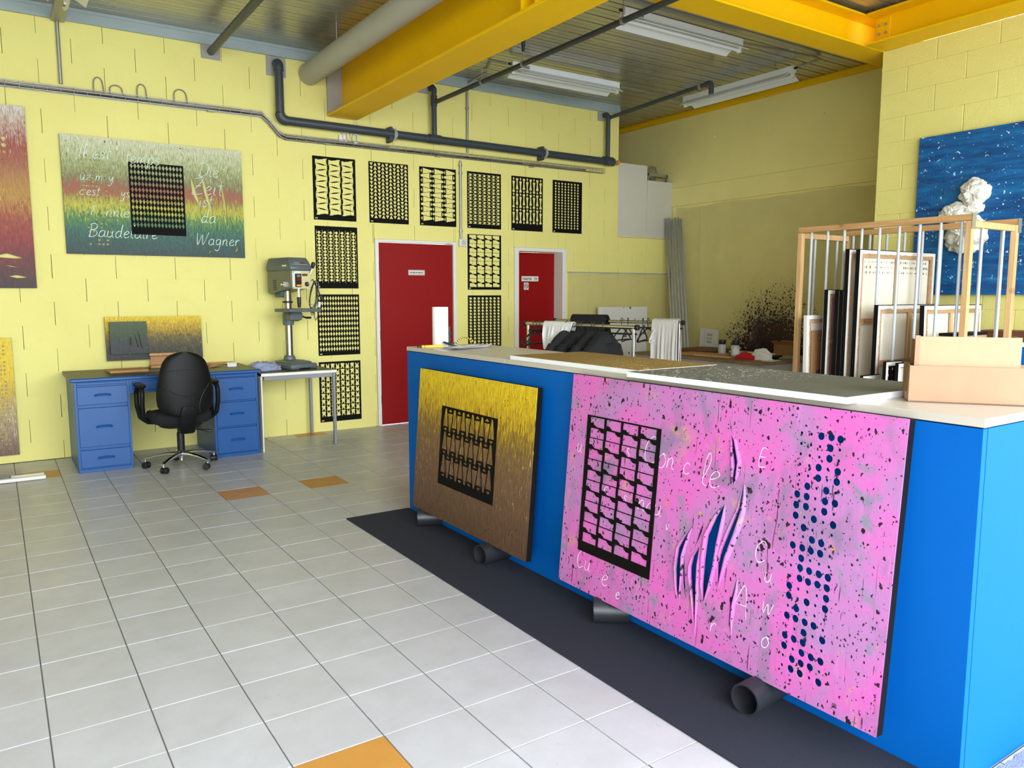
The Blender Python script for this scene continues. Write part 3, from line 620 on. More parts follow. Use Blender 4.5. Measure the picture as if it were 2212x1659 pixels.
def s_scale(i, j):
    p = [(.27, .80), (.27, .45)]+[(.5+.23*math.cos(R(a)), .42+.30*math.sin(R(a))) for a in (200, 235, 270, 305, 340)]+[(.73, .45), (.73, .80), (.62, .86), (.38, .86)]
    l = [(.02, .95), (.08, .95), (.2, .45), (.13, .40)]; r = [(.98, .95), (.92, .95), (.80, .45), (.87, .40)][::-1]
    return [p, l, r] if i % 2 == 0 else [fy(p), fy([(a, b*.98) for a, b in l]), fy(r)]
def s_tee(i, j):
    c = [(.52+.235*math.cos(R(a)), .5+.46*math.sin(R(a))) for a in range(160, -161, -32)]
    p = [(.03, 1.33), (.11, 1.33), (.11, .62), (.30, .62)]+c+[(.30, .38), (.11, .38), (.11, -.33), (.03, -.33)]
    return [p if j % 2 == 1 else [(.98-a, b) for a, b in p][::-1]]
def s_leaf(i, j):
    p = [(.60, .985), (.74, .76), (.95, .46), (.74, .26), (.46, .015), (.33, .28), (.06, .54), (.30, .76)]
    return [p if j % 2 == 0 else [(a, b) for a, b in fx(p)]]
def s_tooth(i, j):
    p = [(.04, .90), (.25, .93), (.5, .98), (.75, .93), (.96, .90), (.80, .60), (.86, .06), (.72, .03), (.5, .42), (.28, .03), (.14, .06), (.20, .60)]
    return [p if i % 2 == 0 else fy(p)]
def s_brick(i, j):
    a = [(.06, .965), (.945, .965), (.94, .50), (.955, .06), (.40, .07), (.36, .20), (.27, .26), (.26, .36), (.06, .38)]
    b = [(.09, .035), (.965, .035), (.97, .62), (.78, .64), (.72, .74), (.66, .80), (.62, .93), (.10, .94)]
    return [a if j % 2 == 1 else b]
def s_dot(i, j):
    c = [(.50+.31*math.cos(R(a)), .5+.43*math.sin(R(a))) for a in range(0, 360, 36)]
    s1 = [(.02, .98), (.09, .98), (.17, .60), (.10, .56)]; s2 = [(.98, .02), (.91, .02), (.83, .40), (.90, .44)]
    return [c, s1, s2]
def stencil(x, z, holes, label):
    t = thing('stencil_panel', label, 'stencil', (x, W-.0045, z))
    plate('cutout_sheet', rect(SW, SH), holes, .004, m_sten, t)
    for k in (0, 1): bx(.016+k*.014, .026+k*.014, -.0006, 0, .012, .022).build('number_mark', m_white, t, local=True)
    return t
row = [(s_flask, 3, 10, .022, .452, .055, .625, 'flask shapes, first of the top row'), (s_tri, 5, 15, .008, .462, .048, .642, 'rows of small triangles, second of the top row'),
       (s_arrow, 3, 11, .012, .458, .055, .632, 'arrow-headed wedges, third of the top row'), (s_zig, 7, 15, .012, .462, .045, .632, 'zigzag figures, fourth of the top row'),
       (s_bottle, 9, 3, .008, .462, .080, .635, 'bottle figures, above the toilet door'), (s_scale, 8, 17, .022, .43, .045, .63, 'tiny scales and a wide black right border')]
for (fn, c, r_, a0, a1, b0, b1, lab), x in zip(row, (2.842, 3.464, 4.075, 4.696, 5.318, 5.942)):
    stencil(x, 2.245, cells(c, r_, a0, a1, b0, b1, fn), 'black stencil sheet cut with '+lab)
stencil(2.847, 1.532, cells(7, 16, .012, .458, .070, .60, s_tee), 'black stencil sheet cut with discs and tee bars, under the flask sheet')
stencil(2.85, .818, cells(15, 11, .012, .460, .040, .635, s_leaf), 'black stencil sheet cut with rows of pointed leaves, beside the drill press')
stencil(2.848, .10, cells(8, 9, .014, .458, .055, .632, s_tooth), 'black stencil sheet cut with tooth shapes, lowest sheet beside the work table')
stencil(4.696, 1.523, cells(4, 12, .016, .452, .030, .644, s_brick), 'black stencil sheet cut with large stepped bricks, between the two red doors')
stencil(4.695, .805, cells(8, 16, .010, .460, .045, .632, s_dot), 'black stencil sheet cut with round dots, lowest between the red doors')

# ------------------------------------------------------------------ paintings
def art(name, h, stops, warp=.28, splat=(0.0, None), streaks=(), patches=(), scale=(78, 1, 11), rough=.45, relief=.5, seed=0, horiz=False):
    k = NT(name); v = k.obj(); v = k.map(v, loc=(seed*3.1, 0, seed*1.7)) if seed else v
    o = k.obj(); z = k.n('ShaderNodeSeparateXYZ', {0: o}).outputs[0 if False else 2]
    sv = k.map(v, scale)
    s1 = k.noise(sv, 1.0, 6, .65, .4); s2 = k.noise(k.map(v, tuple(q*2.1 for q in scale), (5, 0, 3)), 1.0, 5, .6, .3)
    sc1 = k.step(s1, .33, .67); sc2 = k.step(s2, .35, .65)
    t = k.math('DIVIDE', z, h); t = k.math('ADD', t, k.math('MULTIPLY', k.math('SUBTRACT', k.math('ADD', k.math('MULTIPLY', sc1, .65), k.math('MULTIPLY', sc2, .35)), .5), warp*1.5))
    c = k.ramp(t, stops)
    c = k.mix(k.math('MULTIPLY', k.math('SUBTRACT', 1, sc2), .38), c, (.01, .012, .01, 1), 'MULTIPLY' if False else 'MIX')
    for col, lo, hi, sc in patches: c = k.mix(k.math('MULTIPLY', k.step(k.noise(k.map(v, (1, 1, 1), (sc, 2, sc*2)), sc, 4, .6, .5), lo, hi), .9), c, col)
    for col, lo, hi, z0, z1 in streaks:
        band = k.math('MULTIPLY', k.step(t, z0, z0+.12), k.math('SUBTRACT', 1, k.step(t, z1-.1, z1)))
        s3 = k.noise(k.map(v, tuple(q*1.5 for q in scale), (lo*40, 0, hi*30)), 1.0, 4, .6, .5)
        c = k.mix(k.math('MULTIPLY', k.step(s3, lo, hi), band), c, col)
    for sc, lo, col in ([splat] if isinstance(splat, tuple) and splat[1] else splat if isinstance(splat, list) else []):
        wv = k.n('ShaderNodeVectorMath', {0: v, 1: k.n('ShaderNodeVectorMath', {0: k.n('ShaderNodeTexNoise', {'Vector': v, 'Scale': sc*.9}).outputs['Color'], 3: .035*30/sc}, operation='SCALE').outputs[0]}, operation='ADD').outputs[0]
        d = k.vor(wv, sc); rnd = k.n('ShaderNodeSeparateColor', {0: k.vor(wv, sc, out='Color')}).outputs[0]
        mk = k.math('LESS_THAN', d, k.math('MULTIPLY', k.step(rnd, .45, 1.0), lo))
        c = k.mix(mk, c, col)
    k.P(Base_Color=c, Roughness=rough); k.bump(k.math('ADD', s1, s2), relief, .004); return k.m
def canvas(name, label, w, h, d, m_face, holes, loc, rot=(0, 0, 0), edge=m_blackm, group=None):
    t = thing(name, label, 'painting', loc, rot, group)
    plate('canvas_face', rect(w, h), holes, .004, m_face, t)
    f = MB(); e = .0005
    f.box(-e, .022, .0042, d, 0, h); f.box(w-.022, w+e, .0042, d, 0, h); f.box(.022, w-.022, .0042, d, 0, .022); f.box(.022, w-.022, .0042, d, h-.022, h)
    f.build('canvas_frame', edge, t, local=True, bevel=.001); return t
OR = S(214, 150, 40)
# pink canvas against the counter
pk = NT('pink_paint')
def _pink(k):
    v = k.obj()
    n1 = k.noise(k.map(v, (2.2, 1, 2.6), (1, 0, 3)), 1.3, 6, .62, .4); n2 = k.noise(k.map(v, (3.2, 1, 2.1), (7, 0, 1)), 1.5, 5, .6, .6); n3 = k.noise(k.map(v, (26, 1, 4)), 1.2, 5, .6)
    c = k.mix(k.step(n3, .3, .7), S(222, 98, 186), S(208, 104, 184))
    c = k.mix(k.math('MULTIPLY', k.step(n1, .42, .60), .95), c, S(180, 122, 180))
    c = k.mix(k.math('MULTIPLY', k.step(n2, .52, .66), .8), c, S(122, 114, 142))
    c = k.mix(k.math('MULTIPLY', k.step(k.noise(k.map(v, (3, 1, 3), (3, 0, 9)), 2.2, 5, .65, .5), .58, .68), .75), c, S(96, 138, 138))
    c = k.mix(k.math('MULTIPLY', k.step(k.noise(k.map(v, (3, 1, 3), (13, 0, 4)), 2.4, 5, .65, .5), .60, .70), .7), c, S(206, 150, 130))
    c = k.mix(k.math('MULTIPLY', k.step(n3, .62, .80), .35), c, S(250, 150, 226))
    for sc, th, col, dx in ((24, .17, S(30, 14, 30), 0), (46, .22, S(34, 18, 34), 2), (70, .24, S(40, 20, 40), 12), (16, .085, OR, 5), (95, .20, S(50, 24, 46), 8), (11, .10, S(26, 12, 26), 3)):
        wn_ = k.n('ShaderNodeTexNoise', {'Vector': k.map(v, (1, 1, 1), (dx, 0, dx)), 'Scale': sc*1.6, 'Detail': 2}).outputs['Color']
        wv = k.n('ShaderNodeVectorMath', {0: k.map(v, (1, 1, .72), (dx, 0, dx*2)), 1: k.n('ShaderNodeVectorMath', {0: wn_, 3: .95/sc}, operation='SCALE').outputs[0]}, operation='ADD').outputs[0]
        d = k.vor(wv, sc); rnd = k.n('ShaderNodeSeparateColor', {0: k.vor(wv, sc, out='Color')}).outputs[0]
        c = k.mix(k.math('LESS_THAN', d, k.math('MULTIPLY', k.step(rnd, .5, 1.0), th*1.35)), c, col)
    dr = k.noise(k.map(v, (60, 1, 3.4), (2, 0, 5)), 1.0, 2, .5, 1.6)
    c = k.mix(k.math('MULTIPLY', k.step(dr, .69, .705), .85), c, S(36, 18, 36))
    k.P(Base_Color=c, Roughness=.5); k.bump(k.math('ADD', n3, k.noise(v, 60, 4)), .35, .003)
_pink(pk); pk = pk.m
SLITS = {'A': [(0.941, 0.843), (0.956, 0.826), (0.982, 0.75), (0.979, 0.705), (0.973, 0.657), (0.964, 0.676), (0.968, 0.728), (0.952, 0.797)], 'B': [(0.94, 0.583), (0.908, 0.526), (0.874, 0.444), (0.868, 0.348), (0.869, 0.246), (0.878, 0.183), (0.894, 0.248), (0.91, 0.333), (0.918, 0.429), (0.934, 0.539)], 'C': [(1.018, 0.68), (1.007, 0.582), (0.974, 0.489), (0.946, 0.41), (0.933, 0.347), (0.941, 0.263), (0.948, 0.311), (0.962, 0.388), (0.992, 0.481), (1.016, 0.571), (1.02, 0.63)], 'D': [(0.801, 0.472), (0.758, 0.406), (0.732, 0.357), (0.727, 0.272), (0.738, 0.191), (0.753, 0.143), (0.753, 0.251), (0.75, 0.334), (0.776, 0.425)], 'E': [(0.837, 0.39), (0.811, 0.345), (0.803, 0.301), (0.807, 0.261), (0.829, 0.165), (0.849, 0.045), (0.837, 0.236), (0.833, 0.317)], 'F': [(0.766, 0.336), (0.757, 0.308), (0.77, 0.222), (0.792, 0.163), (0.777, 0.245), (0.769, 0.298)], 'G': [(0.846, 0.487), (0.827, 0.438), (0.812, 0.376), (0.824, 0.403), (0.843, 0.452)], 'H': [(1.027, 0.332), (1.014, 0.273), (1.003, 0.224), (1.006, 0.159), (1.021, 0.106), (1.013, 0.162), (1.013, 0.221), (1.022, 0.276)], 'I': [(0.976, 0.392), (0.969, 0.351), (0.97, 0.305), (0.975, 0.26), (0.975, 0.306), (0.976, 0.353)], 'J': [(0.922, 0.914), (0.928, 0.893), (0.942, 0.847), (0.945, 0.844), (0.937, 0.878)]}
DOTB = [(1.311, 0.893), (1.348, 0.895), (1.381, 0.893), (1.348, 0.859), (1.348, 0.824), (1.312, 0.788), (1.382, 0.787), (1.314, 0.753), (1.382, 0.754), (1.277, 0.718), (1.348, 0.718), (1.241, 0.684), (1.278, 0.683), (1.347, 0.682), (1.383, 0.683), (1.241, 0.647), (1.279, 0.649), (1.348, 0.648), (1.243, 0.611), (1.313, 0.614), (1.384, 0.612), (1.278, 0.577), (1.313, 0.544), (1.348, 0.542), (1.243, 0.508), (1.28, 0.508), (1.313, 0.507), (1.348, 0.507), (1.28, 0.472), (1.279, 0.439), (1.314, 0.438), (1.35, 0.438), (1.384, 0.437), (1.281, 0.403), (1.314, 0.401), (1.349, 0.403), (1.384, 0.402), (1.244, 0.367), (1.246, 0.333), (1.385, 0.367), (1.316, 0.332), (1.385, 0.332), (1.279, 0.298), (1.246, 0.263), (1.28, 0.263), (1.316, 0.263), (1.35, 0.263), (1.316, 0.227), (1.245, 0.193), (1.281, 0.192), (1.316, 0.192), (1.386, 0.227), (1.246, 0.157), (1.315, 0.157), (1.351, 0.156), (1.281, 0.122), (1.316, 0.121), (1.387, 0.156), (1.351, 0.122), (1.28, 0.087), (1.316, 0.086), (1.387, 0.085)]
DOTS = [(1.237, 0.893), (1.274, 0.894), (1.239, 0.857), (1.276, 0.858), (1.31, 0.858), (1.382, 0.859), (1.24, 0.822), (1.275, 0.822), (1.311, 0.823), (1.382, 0.823), (1.241, 0.787), (1.277, 0.788), (1.346, 0.789), (1.242, 0.752), (1.276, 0.753), (1.347, 0.753), (1.241, 0.717), (1.312, 0.718), (1.383, 0.718), (1.311, 0.683), (1.313, 0.648), (1.383, 0.648), (1.277, 0.612), (1.348, 0.612), (1.242, 0.578), (1.312, 0.577), (1.348, 0.578), (1.383, 0.578), (1.242, 0.543), (1.279, 0.546), (1.384, 0.542), (1.243, 0.473), (1.384, 0.508), (1.243, 0.438), (1.314, 0.474), (1.348, 0.472), (1.384, 0.473), (1.244, 0.401), (1.28, 0.366), (1.315, 0.367), (1.351, 0.366), (1.281, 0.333), (1.349, 0.332), (1.246, 0.298), (1.316, 0.297), (1.35, 0.297), (1.386, 0.296), (1.28, 0.227), (1.245, 0.227), (1.385, 0.261), (1.35, 0.227), (1.281, 0.157), (1.351, 0.192), (1.387, 0.192), (1.245, 0.123), (1.245, 0.088), (1.386, 0.121), (1.352, 0.086), (1.424, 0.762)]
lean = R(-4.8)
SX = .012
holes = [[(a+SX, b) for a, b in p] for p in SLITS.values()]+[circ(a+SX, b, .0132, 12) for a, b in DOTB]+[circ(a+SX, b, .0058, 8) for a, b in DOTS]
pink = canvas('painting', 'large pink canvas with slashes and punched dots leaning on the blue counter', 1.61, .988, .036, pk, holes, (2.172, 2.842, .113), (lean, 0, R(-90)))
plate('stencil_overlay', rect(.47, .63), cells(4, 12, .016, .452, .045, .625, s_brick), .003, m_sten, pink, (.128, -.003, .181))
# curled lips of the cut canvas, beside each slash
def lip(side, pts, wid, depth, parent, mat):
    """strip of canvas curling forward along one side of a cut; pts run along the cut edge"""
    n = len(pts); rows = []
    for i, (a, b) in enumerate(pts):
        t = i/(n-1); w = wid*math.sin(math.pi*min(1, max(0, .04+.92*t)))
        rows.append([(a+side*w*(1-math.cos(q*.9))*.55+side*w*.10*q, -depth*math.sin(math.pi*t)*math.sin(q*1.15)-.0006, b) for q in (0, .45, .9, 1.35, 1.8, 2.3, 2.75)])
    def dense(r):  # resample the strip along its length
        out = []
        for i in range(len(r)-1):
            for s_ in range(5): out.append([tuple(p+(q-p)*s_/5 for p, q in zip(A, B)) for A, B in zip(r[i], r[i+1])])
        return out+[r[-1]]
    rows = dense(rows); mb = MB(); w = len(rows[0]); k = len(rows)
    vs = [p for r in rows for p in r]+[(p[0], p[1]+.0022, p[2]) for r in rows for p in r]; m_ = w*k
    fs = []
    for j in range(k-1):
        for i in range(w-1):
            a = j*w+i; fs += [(a, a+1, a+w+1, a+w), (m_+a+w, m_+a+w+1, m_+a+1, m_+a)]
        a = j*w; fs.append((a, a+w, m_+a+w, m_+a)); a = j*w+w-1; fs.append((m_+a, m_+a+w, a+w, a))
    mb.add(vs, fs).build('curled_lip', mat, parent, local=True, ang=80)
e = lambda key, ids: [(SLITS[key][i][0]+SX, SLITS[key][i][1]) for i in ids]
for key, ids, side, wd, dpth in (('A', (0, 7, 6, 5, 4), -1, .030, .012), ('A', (0, 1, 2, 3, 4), 1, .034, .016), ('B', (0, 1, 2, 3, 4, 5), -1, .045, .022), ('B', (0, 9, 8, 7, 6, 5), 1, .040, .020),
        ('C', (0, 10, 9, 8, 7, 6, 5), 1, .046, .022), ('C', (0, 1, 2, 3, 4, 5), -1, .030, .014), ('D', (0, 8, 7, 6, 5), 1, .026, .018), ('D', (0, 1, 2, 3, 4, 5), -1, .03, .014), ('E', (0, 7, 6, 5), 1, .034, .018), ('E', (0, 1, 2, 3, 4, 5), -1, .026, .018),
        ('H', (0, 7, 6, 5, 4), 1, .030, .014)):
    lip(side, e(key, ids), wd*.42, dpth*.55, pink, pk)
m_chalk = M('white_crayon', S(246, 236, 246), .8)
for s_, x, z, sz in (('Co', .50, .655, .12), ('n', .635, .66, .09), ('c', .725, .655, .09), ('le', .82, .63, .13), ('s', .39, .66, .08), ('u', .06, .63, .08), ('c', .27, .475, .07), ('s', .40, .465, .06), ('nou', .49, .455, .09), ('v', .66, .41, .05), ('Cu', .12, .10, .085), ('e', .30, .07, .10), ('e', .40, .04, .06), ('E', 1.08, .75, .07), ('C', 1.10, .41, .08), ('u', 1.15, .35, .07), ('A', 1.02, .19, .12), ('w', 1.15, .24, .08), ('o', 1.16, .12, .08), ('r', .93, .09, .07)):
    script('crayon_word', s_, sz, m_chalk, pink, (x, -.0004, z), r=.0013, slant=.15)
text('signature', 'JB', .022, m_ink, pink, (1.455, -.0006, .028), ex=.0002)
# yellow-brown canvas
YD = [(0.049, 0.792), (0.078, 0.8), (0.109, 0.798), (0.178, 0.8), (0.207, 0.798), (0.242, 0.825), (0.283, 0.801), (0.336, 0.82), (0.351, 0.777), (0.872, 0.803), (0.895, 0.8), (0.921, 0.802), (0.991, 0.796), (1.019, 0.799), (1.023, 0.823), (1.079, 0.826), (1.1, 0.82), (1.148, 0.825), (1.174, 0.825), (1.195, 0.823), (0.964, 0.777), (0.994, 0.768), (1.022, 0.772), (1.05, 0.779), (1.171, 0.797), (1.193, 0.777), (0.901, 0.103), (0.883, 0.065), (0.912, 0.08), (0.942, 0.08), (1.112, 0.124), (1.139, 0.134), (1.173, 0.139), (1.108, 0.099), (1.136, 0.102), (1.185, 0.095), (1.151, 0.094), (0.262, 0.11), (0.302, 0.101), (0.326, 0.134), (0.358, 0.104), (0.37, 0.084), (0.222, 0.12)]
m_yb = art('yellow_brown_paint', .89, [(0, S(96, 66, 50)), (.30, S(116, 82, 58)), (.52, S(128, 94, 62)), (.68, S(150, 116, 40)), (.80, S(228, 184, 20)), (1, S(250, 214, 30))], warp=.30,
           splat=[(46, .14, S(24, 18, 14))], streaks=[(S(226, 206, 180), .62, .70, .18, .62), (S(250, 244, 230), .66, .72, .30, .58), (S(92, 66, 44), .58, .70, .55, 1.1), (S(236, 190, 20), .60, .70, .45, .9)], relief=.7, seed=1)
yc = canvas('painting', 'yellow and brown streaked canvas leaning on the far end of the blue counter', 1.275, .892, .036, m_yb, [circ(a, b, .0052, 8) for a, b in YD], (2.172, 4.395, .113), (R(-4.55), 0, R(-90)))
def rot_cells(hs, w): return [[(b, w-a) for a, b in p] for p in hs]
hs = cells(3, 11, .012, .458, .055, .605, s_arrow)          # same wedges turned upright
hs = [[((b-.055)/(.55)*(.565)+.028, (a-.012)/.446*.42+.046) for a, b in p] for p in hs]
plate('stencil_overlay', rect(.62, .475), [p[::-1] for p in hs], .003, m_sten, yc, (.315, -.003, .215))
# green canvas on the back wall
m_gr = art('green_band_paint', 1.03, [(0, S(20, 52, 50)), (.20, S(30, 96, 82)), (.33, S(84, 140, 60)), (.42, S(214, 204, 40)), (.50, S(150, 130, 60)), (.56, S(186, 74, 52)), (.63, S(134, 120, 76)), (.75, S(160, 168, 104)), (.90, S(206, 210, 160)), (1, S(224, 224, 190))], warp=.17,
           splat=[(30, .16, S(22, 26, 22))], streaks=[(S(240, 242, 226), .60, .72, .62, 1.2), (S(70, 104, 62), .60, .70, .55, 1.2), (S(230, 220, 50), .62, .70, .24, .48), (S(14, 50, 48), .58, .66, -.1, .42), (S(212, 84, 60), .63, .7, .46, .62)], relief=.6, seed=2)
gd = []; random.seed(11)
for i in range(6):
    for j in range(23):
        if random.random() < (.75 if j < 8 else .62) and abs(j-9) > 0: gd.append(circ(.172+i*.034+.004*(j % 2)-.0028*j*.6+.02, .092+j*.0365, .0105 if random.random() < .7 else .006, 10))
gsl = [[(1.06+a, .2+b) for a, b in p] for p in ([(.0, .55), (.012, .40), (.06, .30), (.075, .20), (.085, .28), (.05, .42), (.01, .56)], [(.10, .62), (.115, .42), (.16, .27), (.185, .14), (.19, .25), (.15, .42), (.112, .60)], [(.27, .60), (.28, .44), (.30, .28), (.33, .10), (.325, .25), (.30, .44), (.285, .60)])]
gsl += [[(1.19, .02), (1.21, .06), (1.205, .12), (1.22, .05)], [(1.44, .03), (1.46, .09), (1.45, .16), (1.475, .08)]]
gc = canvas('painting', 'wide green, red and yellow streaked canvas high on the back wall', 1.54, 1.03, .028, m_gr, gd+gsl, (.577, W-.030, 1.829))
hs = cells(15, 11, .010, .460, .062, .640, s_leaf)
plate('stencil_overlay', rect(.47, .65), hs, .003, m_sten, gc, (.530, -.003, .19))
m_wink = M('pale_paint_script', S(214, 232, 222), .7)
for s_, x, z, sz in (("Il est", .13, .845, .115), ('temps', .50, .83, .115), ('Die', 1.13, .76, .13), ('Zeit', 1.06, .59, .16), ('ist', 1.12, .475, .12), ('da', 1.13, .325, .13), ('Baudelaire', .17, .155, .118), ('Wagner', 1.075, .115, .115), ("c'est", .12, .52, .085), ('ys', .45, .52, .085), ('uz m y', .13, .65, .09), ("l'", .20, .35, .08), ('nnie', .32, .34, .105)):
    script('painted_word', s_, sz, m_wink, gc, (x, -.0006 if x < .5 or x > 1.0 else -.0036, z), r=.0030 if sz > .11 else .0024)
# red canvas at the left edge
m_rd = art('red_streak_paint', 1.52, [(0, S(52, 28, 24)), (.12, S(96, 28, 26)), (.28, S(150, 36, 32)), (.40, S(170, 76, 40)), (.52, S(196, 150, 50)), (.66, S(176, 112, 66)), (.80, S(166, 62, 48)), (.92, S(206, 180, 160)), (1, S(230, 222, 210))], warp=.16,
           splat=[(34, .17, S(40, 16, 14))], streaks=[(S(240, 234, 224), .62, .72, .62, 1.2), (S(150, 30, 30), .60, .70, .70, 1.2), (S(222, 190, 50), .62, .70, .42, .66), (S(70, 60, 30), .62, .68, .3, .6)], relief=.6, seed=3)
rh = [[(1.13, .275), (1.2, .295), (1.30, .262), (1.315, .255), (1.24, .252), (1.15, .258)], [(1.20, .100), (1.26, .112), (1.32, .098), (1.335, .09), (1.26, .085)], [(1.16, .20), (1.22, .19), (1.30, .175), (1.22, .18)]]
rh += [circ(1.10+.045*i, 1.14+.055*j, .019 if (i+j) % 3 else .012, 10) for i in range(4) for j in range(4) if (i*7+j*3) % 5]
rc = canvas('painting', 'tall red and orange streaked canvas cut by the left edge of the photo', 1.40, 1.525, .028, m_rd, rh, (-1.068, W-.030, 1.525))
hs = cells(15, 11, .010, .460, .062, .640, s_leaf); plate('stencil_overlay', rect(.47, .65), hs, .003, m_sten, rc, (.69, -.003, .50))
# yellow canvas low at the left edge
m_yl = art('yellow_grey_paint', 1.02, [(0, S(120, 92, 76)), (.18, S(160, 130, 104)), (.36, S(190, 170, 120)), (.52, S(216, 180, 60)), (.72, S(246, 210, 20)), (1, S(248, 216, 30))], warp=.2, splat=[(30, .12, S(30, 24, 18))],
           streaks=[(S(236, 230, 220), .58, .68, .1, .6), (S(130, 90, 60), .62, .70, .1, .8), (S(200, 150, 20), .6, .7, .4, 1.1)], relief=.6, seed=4)
yh = [circ(1.10+.028*i, .10+.034*j, .0095 if (i*5+j*3) % 4 else .005, 8) for i in range(3) for j in range(26) if (i*3+j*7) % 5]
canvas('painting', 'yellow and grey canvas with dot columns, low at the left edge', 1.22, 1.02, .028, m_yl, yh, (-1.105, W-.032, .078))
# canvases above the desk
m_dk = art('yellow_charcoal_paint', .40, [(0, S(46, 48, 52)), (.22, S(60, 58, 48)), (.50, S(104, 92, 30)), (.72, S(196, 160, 16)), (1, S(252, 214, 20))], warp=.34, splat=[(50, .12, S(24, 22, 18))],
           streaks=[(S(30, 30, 30), .58, .68, .2, .9), (S(240, 214, 70), .63, .70, .25, .8), (S(140, 110, 80), .60, .68, .1, .6)], scale=(110, 1, 16), relief=.7, seed=5)
dh = [circ(.50+.0255*i, .05+.0245*j, .0075, 8) for i in range(12) for j in range(8) if (i*7+j*5) % 4 and 3 != i % 6 and (j < 3 or (i+j) % 3 == 0)]
canvas('painting', 'long yellow and charcoal canvas leaning on the wall above the desk', .832, .402, .020, m_dk, dh, (.838, W-.060, .865), (R(-3), 0, 0))
m_sd = art('dark_green_paint', .295, [(0, S(44, 48, 54)), (.35, S(50, 58, 58)), (.6, S(54, 76, 40)), (1, S(76, 92, 50))], warp=.3, splat=[(60, .16, S(170, 200, 90))], streaks=[(S(120, 140, 70), .64, .72, .4, 1.1), (S(30, 34, 36), .6, .7, 0, .6)], scale=(130, 1, 22), relief=.6, seed=6)
sh = [[(.066, .20), (.075, .13), (.080, .085), (.072, .14)], [(.10, .15), (.115, .10), (.125, .085), (.108, .12)], [(.165, .16), (.155, .10), (.17, .075), (.178, .13)], [(.20, .19), (.215, .10), (.228, .055), (.235, .06), (.222, .12)], [(.232, .22), (.245, .12), (.258, .045), (.262, .06), (.25, .14)]]
canvas('painting', 'small dark green slashed canvas hung over the yellow and charcoal canvas', .312, .298, .018, m_sd, sh, (.868, W-.100, .925), (R(-3), 0, 0))
# blue canvas with white foam cloud on the near right wall
bl = NT('blue_sky_paint')
def _blue(k):
    v = k.obj(); s1 = k.noise(k.map(v, (2.2, 1, 16)), 1.4, 6, .6, .5); s2 = k.noise(k.map(v, (1.5, 1, 6), (4, 0, 2)), 1.2, 4)
    c = k.ramp(k.math('ADD', k.math('MULTIPLY', s1, .6), k.math('MULTIPLY', s2, .4)), [(.30, S(0, 44, 96)), (.46, S(0, 78, 140)), (.58, S(2, 104, 168)), (.75, S(70, 160, 200))])
    for sc, th, col, dx in ((20, .24, S(228, 238, 240), 1), (38, .22, S(214, 230, 236), 4), (60, .14, S(10, 20, 60), 7), (13, .13, S(240, 244, 244), 9)):
        wn_ = k.n('ShaderNodeTexNoise', {'Vector': k.map(v, (1, 1, 1), (dx, 0, dx)), 'Scale': sc*2.2, 'Detail': 2}).outputs['Color']
        wv = k.n('ShaderNodeVectorMath', {0: k.map(v, (1, 1, 1), (dx, 0, dx*2)), 1: k.n('ShaderNodeVectorMath', {0: wn_, 3: 1.25/sc}, operation='SCALE').outputs[0]}, operation='ADD').outputs[0]
        d = k.vor(wv, sc); rnd = k.n('ShaderNodeSeparateColor', {0: k.vor(wv, sc, out='Color')}).outputs[0]
        c = k.mix(k.math('LESS_THAN', d, k.math('MULTIPLY', k.step(rnd, .5, 1.0), th)), c, col)
    k.P(Base_Color=c, Roughness=.5); k.bump(k.math('ADD', s1, k.noise(v, 50, 3)), .3, .003)
_blue(bl)
bh = [circ(.10+.026*i, .50+.032*j, .0042, 6) for i in range(6) for j in range(22) if (i*5+j*3) % 4]
bh += [circ(.86+.026*i, .16+.032*j, .0055, 6) for i in range(5) for j in range(22) if (i*5+j*7) % 4]
bc = canvas('painting', 'blue splattered canvas with a white foam cloud on the right wall', 1.55, 1.342, .045, bl.m, bh, (X1-.048, 3.745, 1.462), (0, 0, R(-90)))
for i, (cx, cz, rx, rz, dd) in enumerate(((.497, .832, .118, .112, .09), (.352, .672, .125, .088, .08), (.475, .705, .10, .055, .06), (.455, .50, .165, .160, .11), (.345, .432, .055, .075, .05))):
    def blob(u, v_, i=i, cx=cx, cz=cz, rx=rx, rz=rz, dd=dd):
        a, b = u*2*math.pi, (v_-.5)*math.pi; p = Vector((math.cos(a)*math.cos(b), -max(0, math.sin(b)+.15)*1.0, math.sin(a)*math.cos(b)))
        nv = Vector((p.x*2.3+i*5, p.y*2.3, p.z*2.3)); f = 1+.24*mnoise.noise(nv)+.16*abs(mnoise.noise(nv*2.2))-.20*abs(mnoise.noise(nv*3.1+Vector((3, 1, 2))))
        return (cx+p.x*rx*f, p.y*dd*f-.001, cz+p.z*rz*f)
    o = MB().grid(blob, 48, 26, True).build('foam_cloud', m_snow, bc, local=True, ang=60); o['label'] = 'white foam lump of the cloud'

# ------------------------------------------------------------------ counter and what stands on it
CT = 1.120
cn = thing('counter', 'long blue counter with a cream top running into the room', 'counter', (2.6, 2.9, 0))
seams = (1.042, 2.28, 3.50, 4.700)
for a, b in zip(seams[:-1], seams[1:]):
    bx(2.30, 2.325, a+.0012, b-.0012, .0, CT-.030).build('front_panel', m_bluec, cn, bevel=.001)
    bx(2.297, 2.86, a+(.0008 if a > 1.1 else -.003), b-(.0008 if b < 4.6 else -.003), CT-.026, CT).build('worktop', m_lam, cn, bevel=.0015)
bx(2.3251, 2.85, 1.042, 1.06, .0, CT-.030).build('end_panel', m_bluec, cn); bx(2.3251, 2.85, 4.682, 4.70, .0, CT-.030).build('end_panel', m_bluec, cn)
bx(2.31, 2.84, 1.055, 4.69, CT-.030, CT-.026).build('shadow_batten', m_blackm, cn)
bx(2.84, 2.855, 1.06, 4.68, .0, CT-.032).build('back_panel', m_bluec, cn)
